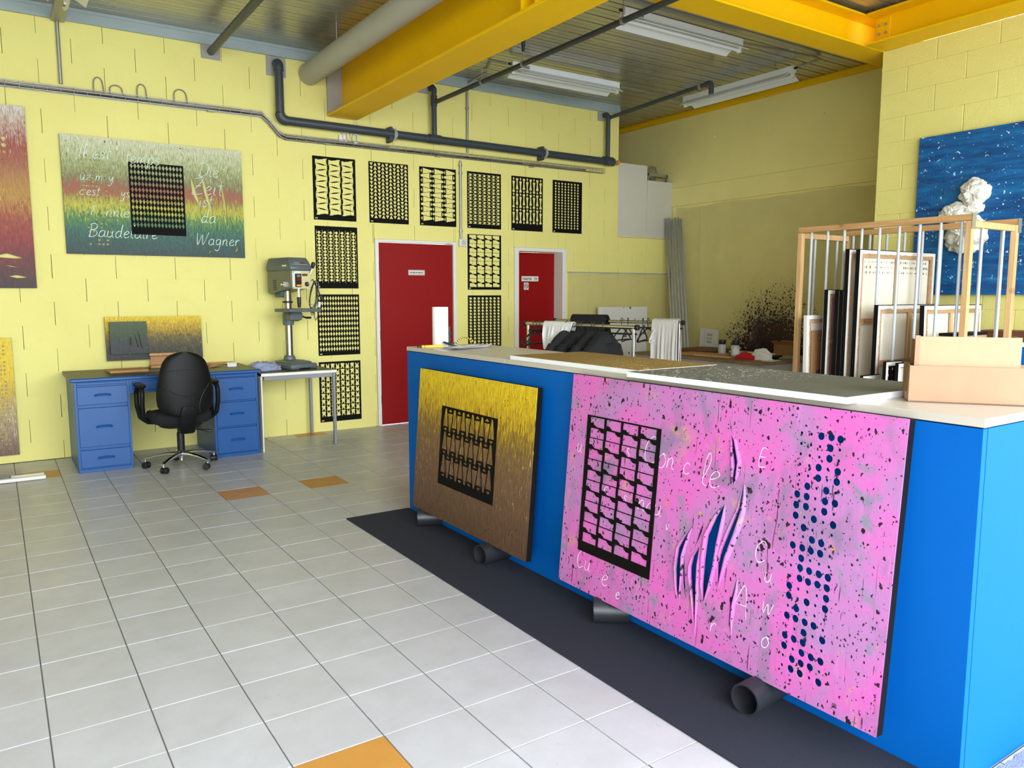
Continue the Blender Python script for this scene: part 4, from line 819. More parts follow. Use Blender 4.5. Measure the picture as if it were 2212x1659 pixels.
cp = bx(1.842, 2.2985, .3, 4.712, .0, .007).build('carpet_runner', m_carpet, bevel=.002)
tag(cp, 'dark navy carpet runner laid along the foot of the blue counter', 'carpet')
def fuzz(u, v):
    x, y = 2.47+u*1.1, .10+v*.925; e = min(u, 1-u, v, 1-v)
    return (x+.012*mnoise.noise(Vector((y*30, 1, 0))), y+.014*mnoise.noise(Vector((x*26, 2, 0))), (.003+.020*min(1, e*14))+.008*mnoise.noise(Vector((x*60, y*60, 0)))*min(1, e*14))
def fuzzb(u, v): p = fuzz(u, v); return (p[0], p[1], .0005)
nu = 60; rg = MB().grid(fuzz, nu, nu); rg.grid(lambda u, v: fuzzb(1-u, v), 8, 8)
tag(rg.build('floor_rug', m_rug, ang=180), 'pale grey fluffy rug at the near end of the blue counter', 'rug')
for lab, c, ax, L in (('black tube propping the far corner of the yellow brown canvas', (2.222, 4.265), (.905, -.42), .15), ('black tube propping the near corner of the yellow brown canvas', (2.205, 3.475), (.97, .1), .19),
                      ('black tube propping the far corner of the pink canvas', (2.215, 2.512), (.79, -.613), .155), ('black tube propping the near corner of the pink canvas', (2.19, 1.675), (.985, .10), .20)):
    l = math.hypot(*ax); ax = (ax[0]/l*L/2, ax[1]/l*L/2)
    tag(MB().pipe((c[0]-ax[0], c[1]-ax[1], .0625), (c[0]+ax[0], c[1]+ax[1], .0625), .0555, .0495, 36).build('prop_tube', M('black_pipe', S(40, 42, 46), .42) if 'black_pipe' not in bpy.data.materials else bpy.data.materials['black_pipe']), lab, 'tube', 'black pipe offcuts propping the leaning canvases')
# foam boards with painted tops
def paint_top(name, base, spl, side):
    k = NT(name); v = k.obj(); n = k.noise(v, 5, 5); c = k.mix(k.step(n, .35, .7), base, tuple(x*.8 for x in base[:3])+(1,))
    xyz = k.n('ShaderNodeSeparateXYZ', {0: v}).outputs
    zone = k.step(k.math('ADD', k.math('MULTIPLY', xyz[1], side), k.math('MULTIPLY', k.math('SUBTRACT', k.noise(v, 4, 3), .5), .45)), -.12, .14)
    for sc, th, lo in ((60, .34, .3), (28, .26, .3), (110, .34, .3)):
        wn_ = k.n('ShaderNodeTexNoise', {'Vector': v, 'Scale': sc*.9, 'Detail': 2}).outputs['Color']
        wv = k.n('ShaderNodeVectorMath', {0: v, 1: k.n('ShaderNodeVectorMath', {0: wn_, 3: 1.6/sc}, operation='SCALE').outputs[0]}, operation='ADD').outputs[0]
        d = k.vor(k.map(wv, (1, 1, 1)), sc); rnd = k.n('ShaderNodeSeparateColor', {0: k.vor(wv, sc, out='Color')}).outputs[0]
        c = k.mix(k.math('MULTIPLY', k.math('LESS_THAN', d, k.math('MULTIPLY', k.step(rnd, lo, 1.0), th)), zone), c, spl)
    k.P(Base_Color=c, Roughness=.75); k.bump(k.noise(v, 40, 4), .2, .003); return k.m
def foam_board(label, x0, x1, y0, y1, m_top, sk=0.0):
    t = thing('foam_board', label, 'board', ((x0+x1)/2, (y0+y1)/2, CT))
    random.seed(int(y0*100)); n = 40; h = .0215
    def edge(a, b, k): return [(a[0]+(b[0]-a[0])*i/n+random.uniform(-.0012, .0012), a[1]+(b[1]-a[1])*i/n+random.uniform(-.0012, .0012)) for i in range(n)]
    cs = [(x0+sk, y0), (x1+sk, y0), (x1, y1), (x0, y1)]; pts = sum((edge(cs[i], cs[(i+1) % 4], i) for i in range(4)), [])
    MB().prism(pts, lambda a, b, d: (a, b, d), CT+.0005, CT+h).build('foam_core', m_foam, t, ang=60)
    MB().prism([(x0+sk+.004, y0+.004), (x1+sk-.004, y0+.004), (x1-.004, y1-.004), (x0+.004, y1-.004)], lambda a, b, d: (a, b, d), CT+h, CT+h+.0012).build('painted_top', m_top, t)
foam_board('white foam board with ochre speckled top lying on the counter', 2.302, 2.795, 2.452, 3.452, paint_top('ochre_speckled_paint', S(142, 112, 48), S(226, 196, 140), -1))
foam_board('white foam board with grey speckled top overhanging the counter front', 2.222, 2.805, 1.430, 2.440, paint_top('grey_speckled_paint', S(96, 96, 84), S(232, 230, 220), 1), .022)
# open cardboard box
A = Vector((2.462, 1.353)); dF = Vector((.59, -.807)); dS = Vector((.80, .60)); LF, LS, HB = .42, .14, .118
bo = thing('cardboard_box', 'long open cardboard box at the near end of the counter', 'box', (A.x+.15, A.y, CT+.001))
z0 = CT+.001
def wallp(p, q, za, zb, th=.0045, inn=Vector((0, 0))):
    n_ = Vector((-(q-p).y, (q-p).x)).normalized()*th
    return MB().prism([tuple(p), tuple(q), tuple(q+n_), tuple(p+n_)], lambda a, b, d: (a, b, d), za, zb)
B = A+dF*LF; C_ = B+dS*LS; D_ = A+dS*LS
wallp(A, B, z0, z0+HB).build('front_side', m_card, bo); wallp(B, C_, z0, z0+HB).build('end_side', m_card, bo); wallp(C_, D_, z0, z0+HB).build('back_side', m_card, bo); wallp(D_, A, z0, z0+HB).build('end_side', m_card, bo)
MB().prism([tuple(p) for p in (A, B, C_, D_)], lambda a, b, d: (a, b, d), z0, z0+.004).build('box_floor', m_card, bo)
ib = thing('cardboard_box', 'taller pale cardboard box standing inside the long box on the counter', 'box', (A.x+.12, A.y-.05, z0+.005))
P_ = A+dF*.018+dS*.018; Q_ = A+dF*.312+dS*.016; R__ = Q_+dS*.105; S__ = P_+dS*.105; zi, zt_ = z0+.0045, z0+HB+.094
wallp(P_, Q_, zi, zt_, .004).build('front_side', m_cardl, ib); wallp(Q_, R__, zi, zt_, .004).build('end_side', m_cardl, ib); wallp(R__, S__, zi, zt_-.03, .004).build('back_side', m_cardl, ib); wallp(S__, P_, zi, zt_-.012, .004).build('end_side', m_cardd, ib)  # last end side gets darker card, its shade put into the colour
MB().prism([tuple(p) for p in (P_, Q_, R__, S__)], lambda a, b, d: (a, b, d), zi, zi+.004).build('box_floor', m_cardl, ib)
wallp(P_-dF*.004-dS*.0006, P_+dF*.010-dS*.0006, zi, zt_+.003, .0006).build('torn_edge', m_card, ib)
tp = wallp(A+dS*.075-dF*.0006, A+dS*.028-dF*.0006, z0, z0+HB, .0006); tp.build('clear_tape', M('clear_brown_tape', S(150, 112, 66), .2), bo)
# knife, paper roll, cutters, papers at the far end
rl = MB().lathe((2.50, 4.60, CT+.0005), [(.020, 0), (.053, 0), (.0535, .002), (.0535, .262), (.053, .264), (.020, .264), (.0195, .2)], 36)
tag(rl.build('paper_roll', m_paper), 'tall white paper roll standing on the far end of the counter', 'roll')
kn = thing('box_cutter', 'yellow box cutter lying in front of the paper roll', 'cutter', (2.40, 4.525, CT), (0, 0, R(-12)))
MB().box(-.075, .075, -.011, .011, .0, .016).build('handle', m_ylw, kn, bevel=.004, seg=2, local=True); MB().box(-.105, -.075, -.009, .009, .002, .014).build('end_cap', m_black, kn, bevel=.003, local=True); MB().box(-.058, -.054, -.0113, .0113, -.0001, .0165).build('grip_ring', m_black, kn, local=True); MB().box(.075, .105, -.008, .008, .004, .010).build('blade_slide', m_steel, kn, local=True)
pl = thing('pliers', 'small black pliers beside the striped cord', 'pliers', (2.535, 4.49, CT), (0, 0, R(-25)))
MB().box(-.012, .012, -.012, .012, .004, .030).build('joint', m_black, pl, bevel=.004, local=True)
for s in (-1, 1): MB().tube([(.0, s*.004, .018), (-.03, s*.012, .022), (-.065, s*.018, .034)], [.006, .007, .006], 8).build('handle', m_black, pl, local=True); MB().tube([(.008, s*.004, .016), (.03, s*.005, .010), (.055, s*.001, .006)], [.008, .006, .002], 8).build('jaw', m_steel, pl, local=True)
cd = thing('striped_cord', 'yellow and black striped cord arching over the counter', 'cord', (2.6, 4.5, CT))
cpts = [Vector((2.54+.135*t, 4.475-.06*t+.02*math.sin(3*t), CT+.010+.052*math.sin(math.pi*(t*.92+.04)))) for t in [i/44 for i in range(45)]]
for i in range(22):
    o = MB().tube(cpts[2*i:2*i+3], .0052, 8).build('cord_band', m_ylw if i % 2 == 0 else m_black, cd)
pr = thing('paper_sheaf', 'loose sheaf of printed white papers with a curled corner', 'papers', (2.52, 4.32, CT))
for k in range(4):
    def sh_(u, v, k=k):
        x = 2.378+.27*v+.01*k; y = 4.385-.20*u+.05*v-.006*k; c = max(0, u-.62)/.38
        return (x+c*c*.03*(1-v), y, CT+.0025+.003*k+.004*math.sin(u*5+k)*v+c*c*(.026-.004*k)*(.4+.6*v)+.003*v)
    mb = MB().grid(sh_, 22, 10); o = len(mb.v); mb.grid(lambda u, v: tuple(Vector(sh_(1-u, v))-Vector((0, 0, .0012))), 22, 10); mb.build('sheet', m_paper, pr)
for k, (u, l) in enumerate(((.2, .06), (.28, .03), (.5, .05))):
    y = 4.385-.20*u; bx(2.44+.03*k, 2.44+.03*k+.010, y-l/2, y+l/2, CT+.0192, CT+.0196).build('printed_line', M('printed_grey', S(120, 122, 130), .8) if k == 0 else bpy.data.materials['printed_grey'], pr)

# ------------------------------------------------------------------ blue desk
dk = thing('office_desk', 'blue steel office desk with black top against the back wall', 'desk', (1.24, 7.5, 0))
YF = 7.162
def handle(parent, x, z, w=.13):
    MB().box(x-w/2, x+w/2, YF-.012, YF-.009, z-.014, z+.014).build('handle_plate', m_blue, parent, bevel=.002)
    MB().tube([(x-w*.42, YF-.010, z), (x-w*.36, YF-.026, z+.004), (x-w*.15, YF-.034, z+.008), (x+w*.15, YF-.034, z+.008), (x+w*.36, YF-.026, z+.004), (x+w*.42, YF-.010, z)], .0075, 8).build('handle', m_blue, parent)
def drawer(x0, x1, z0, z1, hd=True):
    o = bx(x0, x1, YF-.010, YF+.012, z0, z1).build('drawer', m_blue, dk, bevel=.003)
    if hd: handle(o, (x0+x1)/2, (z0+z1)/2)
    return o
for x0, x1, fz in ((.505, .914, ((.042, .190), (.216, .540), (.566, .716))), (1.588, 1.979, ((.040, .268), (.283, .502), (.517, .722)))):
    c = MB(); c.box(x0, x0+.02, YF, 7.93, 0, .755); c.box(x1-.02, x1, YF, 7.93, 0, .755); c.box(x0+.02, x1-.02, YF+.012, 7.93, .02, .75); c.box(x0+.02, x1-.02, YF, YF+.012, 0, .032); c.box(x0+.02, x1-.02, YF, YF+.012, .728, .755)
    zz = [.032]+[v for p in fz for v in p]+[.728]
    c.box(x0+.002, x1-.002, YF-.002, YF, .001, .030)
    c.build('pedestal', m_blue, dk, bevel=.002)
    for a, b in fz: drawer(x0+.019, x1-.017, a, b)
    bx(x0+.022, x1-.022, YF-.008, YF+.01, .731, .750).build('writing_slide', m_blue, dk, bevel=.003)
bx(.914, 1.588, YF+.004, 7.93, .640, .757).build('apron', m_blue, dk, bevel=.002)
bx(.936, 1.566, YF-.008, YF+.012, .660, .742).build('drawer', m_blue, dk, bevel=.004)
for z in (.62, .69): MB().cyl((.905, YF-.004, z), (.905, YF+.002, z), .005, n=10).build('rivet', m_blue, dk)
bx(.478, 2.012, YF-.012, 7.946, .757, .785).build('top_edge', m_blue, dk, bevel=.006, seg=2)
bx(.481, 2.009, YF-.009, 7.944, .7852, .7875).build('desk_top', M('black_linoleum', S(34, 33, 30), .42, var=.1, vscale=10), dk)
DT = .7877
tag(bx(-.31/2, .31/2, -.125, .125, 0, .020).xf(Matrix.Translation((.96, 7.61, DT)) @ Matrix.Rotation(R(3), 4, 'Z')).build('wooden_board', m_ply, bevel=.002), 'pale wooden board lying on the left of the desk', 'board')
tag(bx(1.045, 1.34, 7.45, 7.68, DT, DT+.003).build('grey_sheet', M('grey_board', S(120, 120, 124), .6)), 'grey sheet lying on the desk behind the chair', 'sheet')
wb_ = thing('wooden_bracket', 'small orange wooden stand at the back of the desk beside the chair', 'stand', (1.27, 7.85, DT))
bx(1.19, 1.46, 7.80, 7.93, DT, DT+.022).build('foot', m_piney, wb_, bevel=.002); bx(1.20, 1.46, 7.89, 7.908, DT+.022, DT+.112).build('upright', m_ply, wb_, bevel=.001); bx(1.185, 1.46, 7.83, 7.918, DT+.112, DT+.136).build('shelf', m_piney, wb_, bevel=.002)
tag(bx(1.60, 1.95, 7.86, 7.935, DT, DT+.018).build('wooden_strip', m_ply, bevel=.002), 'thin wooden strip along the back right edge of the desk', 'strip')
wx = thing('small_box', 'small white box on the right end of the desk', 'box', (1.855, 7.55, DT), (0, 0, R(-14)))
MB().box(-.042, .042, -.04, .04, 0, .030).build('box_body', m_white, wx, bevel=.004, local=True); MB().box(-.044, .044, -.042, .042, .030, .040).build('box_lid', m_white, wx, bevel=.003, local=True)
kf = thing('scraper', 'wooden handled scraper on the right of the desk', 'tool', (1.70, 7.58, DT), (0, 0, R(40)))
MB().tube([(-.06, 0, .012), (-.02, 0, .014), (.04, 0, .012)], [.011, .014, .011], 10).build('handle', m_ply, kf, local=True); MB().box(.04, .10, -.016, .016, .008, .011).build('blade', m_steel, kf, local=True)
tag(bx(1.47, 1.60, 7.50, 7.60, DT, DT+.004).xf(Matrix.Translation((1.53, 7.55, 0)) @ Matrix.Rotation(R(25), 4, 'Z') @ Matrix.Translation((-1.53, -7.55, 0))).build('paper_scrap', m_ply), 'beige scrap of card lying between chair and scraper', 'scrap')
# things on the floor by the wall
tag(bx(-.9, .262, 7.215, 7.245, .006, .032).build('white_rail', m_white, bevel=.004), 'white rail lying on the floor, the one nearer the wall', 'rail')
tag(bx(-.9, .268, 7.10, 7.132, .006, .034).build('white_rail', m_white, bevel=.004), 'white rail lying on the floor, the one nearer the camera', 'rail')
g = thing('cable_bundle', 'flat grey wire bundle lying over the two white rails', 'wire', (-.1, 7.2, .03))
bx(-.40, .034, 7.12, 7.26, .0345, .038).build('wrapping', M('clear_grey_film', S(150, 150, 140), .25), g)
for q in range(4): MB().tube([(-.4, 7.14+.03*q, .045), (-.2, 7.15+.03*q, .05), (.02, 7.13+.032*q, .044)], .004, 6).build('wire', m_gcab, g)

# ------------------------------------------------------------------ office chair
oc = thing('office_chair', 'black swivel office chair seen from behind at the blue desk', 'chair', (1.262, 6.965, 0), (0, 0, R(3)))
def sup(t, p): c = math.cos(t); return math.copysign(abs(c)**p, c)
def sus(t, p): c = math.sin(t); return math.copysign(abs(c)**p, c)
def backring(v, inner=False):
    # v 0..1 from the bottom to the top of the shell
    z = .47+v*.535
    w = .228-.012*v-.055*max(0, v-.45)/.55
    w *= (1-max(0, abs(2*v-1)-.0)**6)**.5 if 0 < v < 1 else .18
    w = max(w, .03); d = .042 if not inner else .035; ring = []
    yb = -.255-.035*math.sin(math.pi*v*.9)+.045*v-.06*max(0, v-.5)**1.4
    for i in range(40):
        t = 2*math.pi*i/40; x = w*sup(t, .75); ring.append((x, yb+d*sus(t, .9)+.95*x*x*(1.15-.55*v), z))
    return ring
MB().loft([backring(v) for v in [.002, .02, .05, .1, .18, .28, .4, .52, .64, .75, .84, .91, .955, .985, .999]]).build('backrest', m_chairp, oc, local=True, ang=60)
def yb_at(x, v): return -.255-.035*math.sin(math.pi*v*.9)+.045*v-.06*max(0, v-.5)**1.4+.95*x*x*(1.15-.55*v)-.042
def strip(pts, r): return MB().tube([(x, yb_at(x, v)-.0005, .47+v*.535) for x, v in pts], r, 6)
strip([(-.172+.344*t, .455-.13*math.sin(math.pi*t)) for t in [i/20 for i in range(21)]], .0028).build('shell_seam', m_black, oc, local=True)
for s in (-1, 1): strip([(s*(.175-.085*math.sin(math.pi*t*.62)), .50-.44*t) for t in [i/16 for i in range(17)]], .0032).build('shell_seam', m_black, oc, local=True)
strip([(-.165+.33*t, .715+.012*math.sin(math.pi*t)) for t in [i/16 for i in range(17)]], .0018).build('shell_seam', m_black, oc, local=True)
MB().tube([(.02+.022*math.cos(R(a)), yb_at(0, .27)+.000, .615+.022*math.sin(R(a))) for a in range(0, 360, 20)], .0022, 6, closed=True).build('knob_ring', m_black, oc, local=True)
def padring(v):
    r = backring(v); yc = sum(p[1] for p in r)/40; return [(p[0]*.93, p[1]+.035, p[2]) for p in r]
MB().loft([padring(v) for v in [.06, .09, .15, .3, .5, .7, .85, .92, .96]]).build('back_cushion', m_fabric, oc, local=True, ang=60)
def seatring(k): 
    z, f = k; return [(.245*f*sup(2*math.pi*i/36, .6), .02+.235*f*sus(2*math.pi*i/36, .6)-.0, z-.012*(sus(2*math.pi*i/36, .6) > .6)) for i in range(36)]
MB().loft([seatring(k) for k in ((.395, .80), (.400, .90), (.415, .97), (.45, 1.0), (.475, .99), (.49, .95), (.497, .85))]).build('seat', m_fabric, oc, local=True, ang=60)
MB().loft([[(.17*f*sup(2*math.pi*i/28, .6), .0+.15*f*sus(2*math.pi*i/28, .6), z) for i in range(28)] for z, f in ((.355, .75), (.365, .95), (.395, 1.05))]).build('seat_pan', m_black, oc, local=True, ang=60)
for s in (-1, 1):
    pts = [(s*.17, -.02, .408), (s*.255, -.02, .418), (s*.292, -.05, .46), (s*.302, -.075, .56), (s*.300, -.085, .66), (s*.296, -.06, .705), (s*.29, .03, .715), (s*.29, .13, .70), (s*.296, .165, .65), (s*.30, .14, .54), (s*.29, .09, .45), (s*.25, .05, .415), (s*.17, .05, .408)]
    dn = []
    for i in range(len(pts)-1):
        for q in range(4): dn.append(tuple(Vector(pts[i]).lerp(Vector(pts[i+1]), q/4)))
    a = MB().tube(dn+[pts[-1]], .019, 10).build('armrest', m_chairp, oc, local=True, ang=70)
    MB().loft([[(s*.292+.034*k*sup(2*math.pi*i/20, .7), .04+.135*k*sus(2*math.pi*i/20, .6), z) for i in range(20)] for z, k in ((.708, .9), (.716, 1), (.728, 1), (.735, .88))]).build('arm_pad', m_chairp, a, local=True, ang=60)
# spine, gas lift, base
MB().loft([[(w*sup(2*math.pi*i/20, .5), y+.02*sus(2*math.pi*i/20, .5), z) for i in range(20)] for z, w, y in ((.325, .045, -.225), (.335, .058, -.235), (.40, .064, -.262), (.47, .066, -.288), (.53, .062, -.300), (.56, .045, -.302))]).build('back_bracket', m_chairp, oc, local=True, ang=60)
MB().box(-.03, .03, -.23, .05, .335, .362).build('tilt_arm', m_black, oc, bevel=.004, local=True)
MB().lathe((0, 0, 0), [(.028, .10), (.030, .11), (.030, .30), (.024, .305), (.024, .36)], 20).build('gas_lift', m_black, oc, local=True)
MB().lathe((0, 0, 0), [(.012, .055), (.02, .06), (.02, .085), (.038, .095), (.042, .13), (.032, .145), (.020, .146)], 20).build('hub', m_chrome, oc, local=True)
for z, y0, y1, x1 in ((.345, .0, -.05, .16), (.318, .02, -.10, .23)):
    MB().tube([(.03, y0, z+.02), (x1*.6, (y0+y1)/2, z), (x1, y1, z-.012)], [.006, .006, .008], 8).build('lever', m_black, oc, local=True)
    MB().tube([(x1*.78, y1*.8, z-.008), (x1*.9, y1*.9, z-.012), (x1, y1, z-.014)], [.008, .014, .010], 10).build('lever_grip', m_black, oc, local=True)
for k in range(5):
    a = R(12+72*k); ca, sa = math.cos(a), math.sin(a)
    p = lambda r, z, s=0: (ca*r-sa*s, sa*r+ca*s, z)
    rings = []
    for r, z, w, h in ((.030, .118, .024, .020), (.10, .120, .021, .016), (.20, .108, .018, .012), (.275, .090, .016, .010), (.298, .083, .016, .010)):
        rings.append([(*p(r, 0, w*sup(2*math.pi*i/16, .6))[:2], z+h*sus(2*math.pi*i/16, .7)) for i in range(16)])
    lg = MB().loft(rings).build('base_leg', m_chrome, oc, local=True, ang=50)
    MB().cyl(p(.290, .060), p(.290, .084), .010, n=12).build('caster_stem', m_chrome, lg, local=True)
    b = a+R(70+k*35); cb_, sb_ = math.cos(b), math.sin(b); c0 = Vector(p(.290, .0325)); ax_ = Vector((-sb_, cb_, 0)); c0 += Vector((cb_, sb_, 0))*.012
    cs_ = MB()
    for s in (-1, 1): cs_.cyl(c0+ax_*s*.010, c0+ax_*s*.028, .029, .026, n=22)
    cs_.cyl(c0-ax_*.012, c0+ax_*.012, .022, n=16); cs_.build('caster', m_black, lg, local=True, bevel=.002)

# ------------------------------------------------------------------ work table with drill press
wt = thing('work_table', 'grey steel work table with a black top beside the blue desk', 'table', (2.4, 7.5, 0))
bx(2.022, 2.745, 7.19, 7.90, .714, .738).build('table_top', M('black_bench_top', S(30, 29, 28), .4, var=.1), wt, bevel=.001)
bx(2.022, 2.748, 7.184, 7.19, .713, .739).build('worn_edge', M('chipped_white_edge', S(232, 228, 216), .6, var=.1, vscale=30), wt)
m_tgrey = M('grey_table_steel', S(122, 124, 128), .4, .3, var=.05)
f = MB(); f.box(2.05, 2.73, 7.20, 7.225, .672, .714); f.box(2.05, 2.73, 7.865, 7.89, .672, .714); f.box(2.705, 2.73, 7.225, 7.865, .672, .714); f.build('table_frame', m_tgrey, wt, bevel=.002)
for x, y in ((2.728, 7.207), (2.725, 7.88), (2.04, 7.88)):
    bx(x-.015, x+.015, y-.015, y+.015, 0, .714).build('leg', m_tgrey, wt, bevel=.004, seg=2)
o = bx(2.018, 2.030, 7.19, 7.60, 0, .713).build('side_panel', m_white, wt, bevel=.001)
o['label'] = 'white side panel next to the desk'
TT = .7385
def ragf(u, v):
    a, b = u*2*math.pi, v*math.pi/2; r = math.cos(b)**.7; p = Vector((math.cos(a)*r, math.sin(a)*r, math.sin(b)))
    n_ = mnoise.noise(p*2.6)*.30+abs(mnoise.noise(p*5.2))*.22
    return (2.145+p.x*.155*(1+n_*.7), 7.52+p.y*.10*(1+n_*.7), TT+.001+max(0, p.z*.072*(1+n_*1.2)))
rag = MB().grid(ragf, 48, 16, True); rag.add([(2.145+.15*math.cos(2*math.pi*i/24), 7.52+.095*math.sin(2*math.pi*i/24), TT+.0005) for i in range(24)], [tuple(range(23, -1, -1))])
tag(rag.build('cleaning_rag', m_rag, ang=180), 'crumpled blue grey rag on the work table beside the drill press', 'cloth')
dr = thing('drill_press', 'grey bench drill press standing on the work table', 'drill press', (2.475, 7.60, TT), (0, 0, R(14)))
L_ = dict(local=True)
MB().prism([(-.152, -.165), (-.14, -.18), (.14, -.18), (.152, -.165), (.152, .22), (.13, .24), (-.13, .24), (-.152, .22)], lambda a, b, d: (a, b, d), 0, .052).build('base', m_dgrey, dr, bevel=.012, seg=2, **L_)
MB().loft([[(x*s, y*s2, z) for x, y in ((-.115, -.135), (.115, -.135), (.115, .20), (-.115, .20))] for z, s, s2 in ((.052, 1, 1), (.066, .96, .96), (.082, .5, .6))]).build('base_plinth', m_dgrey, dr, bevel=.004, **L_)
MB().box(-.06, .06, -.1815, -.17, -.0, .012).build('foot_shade', m_blackm, dr, **L_)  # matt black block paints the shade of a recess under the base
CYO = .09
MB().lathe((0, CYO, 0), [(.060, .080), (.056, .11), (.046, .115), (.046, .125)], 28).build('column_flange', m_dgrey, dr, **L_)
MB().cyl((0, CYO, .11), (0, CYO, .83), .0365, n=32).build('column', m_steel, dr, **L_)
MB().cyl((.043, CYO+.012, .13), (.043, CYO+.012, .78), .0085, n=10).build('rack_bar', m_chrome, dr, **L_)
MB().lathe((0, CYO, 0), [(.0375, .645), (.049, .648), (.049, .662), (.0375, .665)], 24).build('stop_collar', m_black, dr, **L_)
tb_ = MB().box(-.175, .175, -.235, .05, .560, .592).build('drill_table', m_dgrey, dr, bevel=.006, **L_)
MB().prism([(-.06, .475), (.06, .475), (.075, .50), (.075, .545), (.045, .56), (-.045, .56), (-.06, .53)], lambda a, b, d: (a, d, b), -.06, .05).build('table_bracket', m_dgrey, dr, bevel=.008, **L_)
MB().lathe((0, CYO, 0), [(.050, .425), (.056, .44), (.056, .53), (.046, .56)], 24).build('bracket_collar', m_dgrey, dr, **L_)
MB().prism([(.03, .47), (.10, .46), (.125, .49), (.125, .55), (.03, .555)], lambda a, b, d: (a, d, b), .05, .12).build('gear_housing', m_dgrey, dr, bevel=.008, **L_)
MB().tube([(.12, .085, .52), (.145, .085, .52), (.155, .06, .505), (.165, .03, .495)], .008, 8).build('crank_arm', m_black, dr, **L_)
MB().cyl((.165, .03, .495), (.225, .03, .495), .0115, n=12).build('crank_handle', m_black, dr, bevel=.003, **L_)
MB().cyl((0, -.115, .60), (0, -.115, .655), .014, .020, n=18).cyl((0, -.115, .655), (0, -.115, .705), .020, n=18).build('chuck', m_black, dr, **L_)
MB().cyl((0, -.115, .70), (0, -.115, .79), .017, n=18).build('quill', m_chrome, dr, **L_)
hd = MB().prism([(-.165, .795), (.25, .735), (.27, .755), (.27, .965), (-.165, .965)], lambda a, b, d: (d, a, b), -.112, .112).build('head', m_mgrey, dr, bevel=.008, seg=2, **L_)
MB().box(-.06, .06, .10, .24, .70, .80).build('motor', M('petrol_motor_paint', S(50, 90, 100), .4), dr, bevel=.015, seg=2, **L_)
cv = MB().loft([[(x*sx, y_, z) for x, y_ in ((-1, y0), (1, y0), (1, y1), (-1, y1))] for z, sx, y0, y1 in ((.960, .118, -.172, .275), (.995, .120, -.175, .278), (1.055, .110, -.135, .265), (1.088, .100, -.112, .25))]).build('belt_cover', m_dgrey, dr, bevel=.008, seg=2, **L_)
nm = MB().add([(-.085, -.1585, 1.020), (.085, -.1585, 1.020), (.085, -.1305, 1.058), (-.085, -.1305, 1.058), (-.085, -.154, 1.020), (.085, -.154, 1.020), (.085, -.126, 1.058), (-.085, -.126, 1.058)], [(0, 1, 2, 3), (7, 6, 5, 4), (0, 4, 5, 1), (1, 5, 6, 2), (2, 6, 7, 3), (3, 7, 4, 0)]).build('name_plate', m_white, dr, **L_)
Mt = Matrix.Translation((0, -.1595, 1.027)) @ Matrix.Rotation(R(-36.4), 4, 'X')
for s_, mm, x0 in (('PRO', m_gpaint, -.062), ('MAC', m_red, .0)):
    o = text('name_lettering', s_, .030, mm, dr, (x0, 0, 0)); o.data.transform(Mt)
pn = MB().box(-.100, .104, -.172, -.164, .785, .957).build('control_panel', m_white, dr, bevel=.004, **L_)
sw = MB().box(-.075, -.008, -.186, -.171, .800, .930).build('switch_box', m_black, pn, bevel=.004, **L_)
MB().box(-.062, -.024, -.190, -.185, .895, .920).build('switch_button', M('grey_button', S(120, 122, 120), .5), pn, bevel=.002, **L_); MB().box(-.062, -.024, -.190, -.185, .862, .886).build('switch_button', m_red, pn, bevel=.002, **L_)
MB().box(-.068, -.012, -.198, -.184, .806, .826).build('switch_flap', m_orange, pn, bevel=.004, **L_)
MB().box(-.004, .098, -.1728, -.171, .79, .952).build('panel_plate', M('beige_panel_film', S(214, 202, 150), .5), pn, **L_)
MB().box(.006, .066, -.1736, -.172, .908, .930).build('display', M('brown_display', S(96, 62, 40), .3), pn, **L_)
MB().cyl((.055, -.172, .830), (.055, -.182, .830), .023, n=22).build('speed_dial', m_black, pn, **L_); MB().cyl((.055, -.182, .830), (.055, -.194, .830), .011, n=16).build('dial_knob', m_chrome, pn, **L_)
for x in (-.090, .094):
    for z in (.796, .946): MB().cyl((x, -.171, z), (x, -.1745, z), .005, n=8).build('panel_screw', m_black, pn, **L_)
MB().cyl((-.118, -.05, .825), (-.150, -.05, .825), .012, n=12).box(-.128, -.108, -.09, -.05, .805, .85).build('depth_stop', m_chrome, dr, **L_)
for k in range(6): MB().box(-.1135, -.1115, .10, .16, .775+.018*k, .781+.018*k).build('vent_slot', m_blackm, dr, **L_)
MB().box(-.113, -.111, -.10, -.02, .985, 1.015).xf(Matrix.Translation((-.006, 0, 0))).build('side_sticker', m_white, dr, **L_)
MB().cyl((.11, -.06, .845), (.145, -.06, .845), .026, n=18).build('feed_hub', m_dgrey, dr, **L_)
MB().tube([(.14, -.06, .855), (.165, -.07, .93), (.185, -.08, .99)], .006, 8).build('feed_lever', m_chrome, dr, **L_)
MB().tube([(.184, -.0795, .985), (.188, -.081, 1.0), (.194, -.083, 1.025), (.198, -.085, 1.045), (.199, -.086, 1.05)], [.010, .016, .021, .017, .006], 14).build('lever_knob', m_black, dr, **L_)
def loopc(cx, cz, w, h, y, n=28, ph=0): return [(cx+w*math.cos(2*math.pi*i/n)+.35*h*math.sin(2*math.pi*i/n)*.5, y+.012*math.sin(4*math.pi*i/n+ph), cz+h*math.sin(2*math.pi*i/n)) for i in range(n)]
for q in range(4): MB().tube(loopc(.175+.010*q, .73-.012*q, .032+.004*q, .135+.012*q, -.10+.012*q, ph=q), .0048, 7, closed=True).build('power_cable', m_gcab if q % 2 else m_black, dr, **L_)
MB().tube([(.15, -.09, .86), (.17, -.10, .88), (.21, -.11, .80), (.25, -.11, .72), (.262, -.11, .69)], .0052, 8).build('power_cable', m_black, dr, **L_)
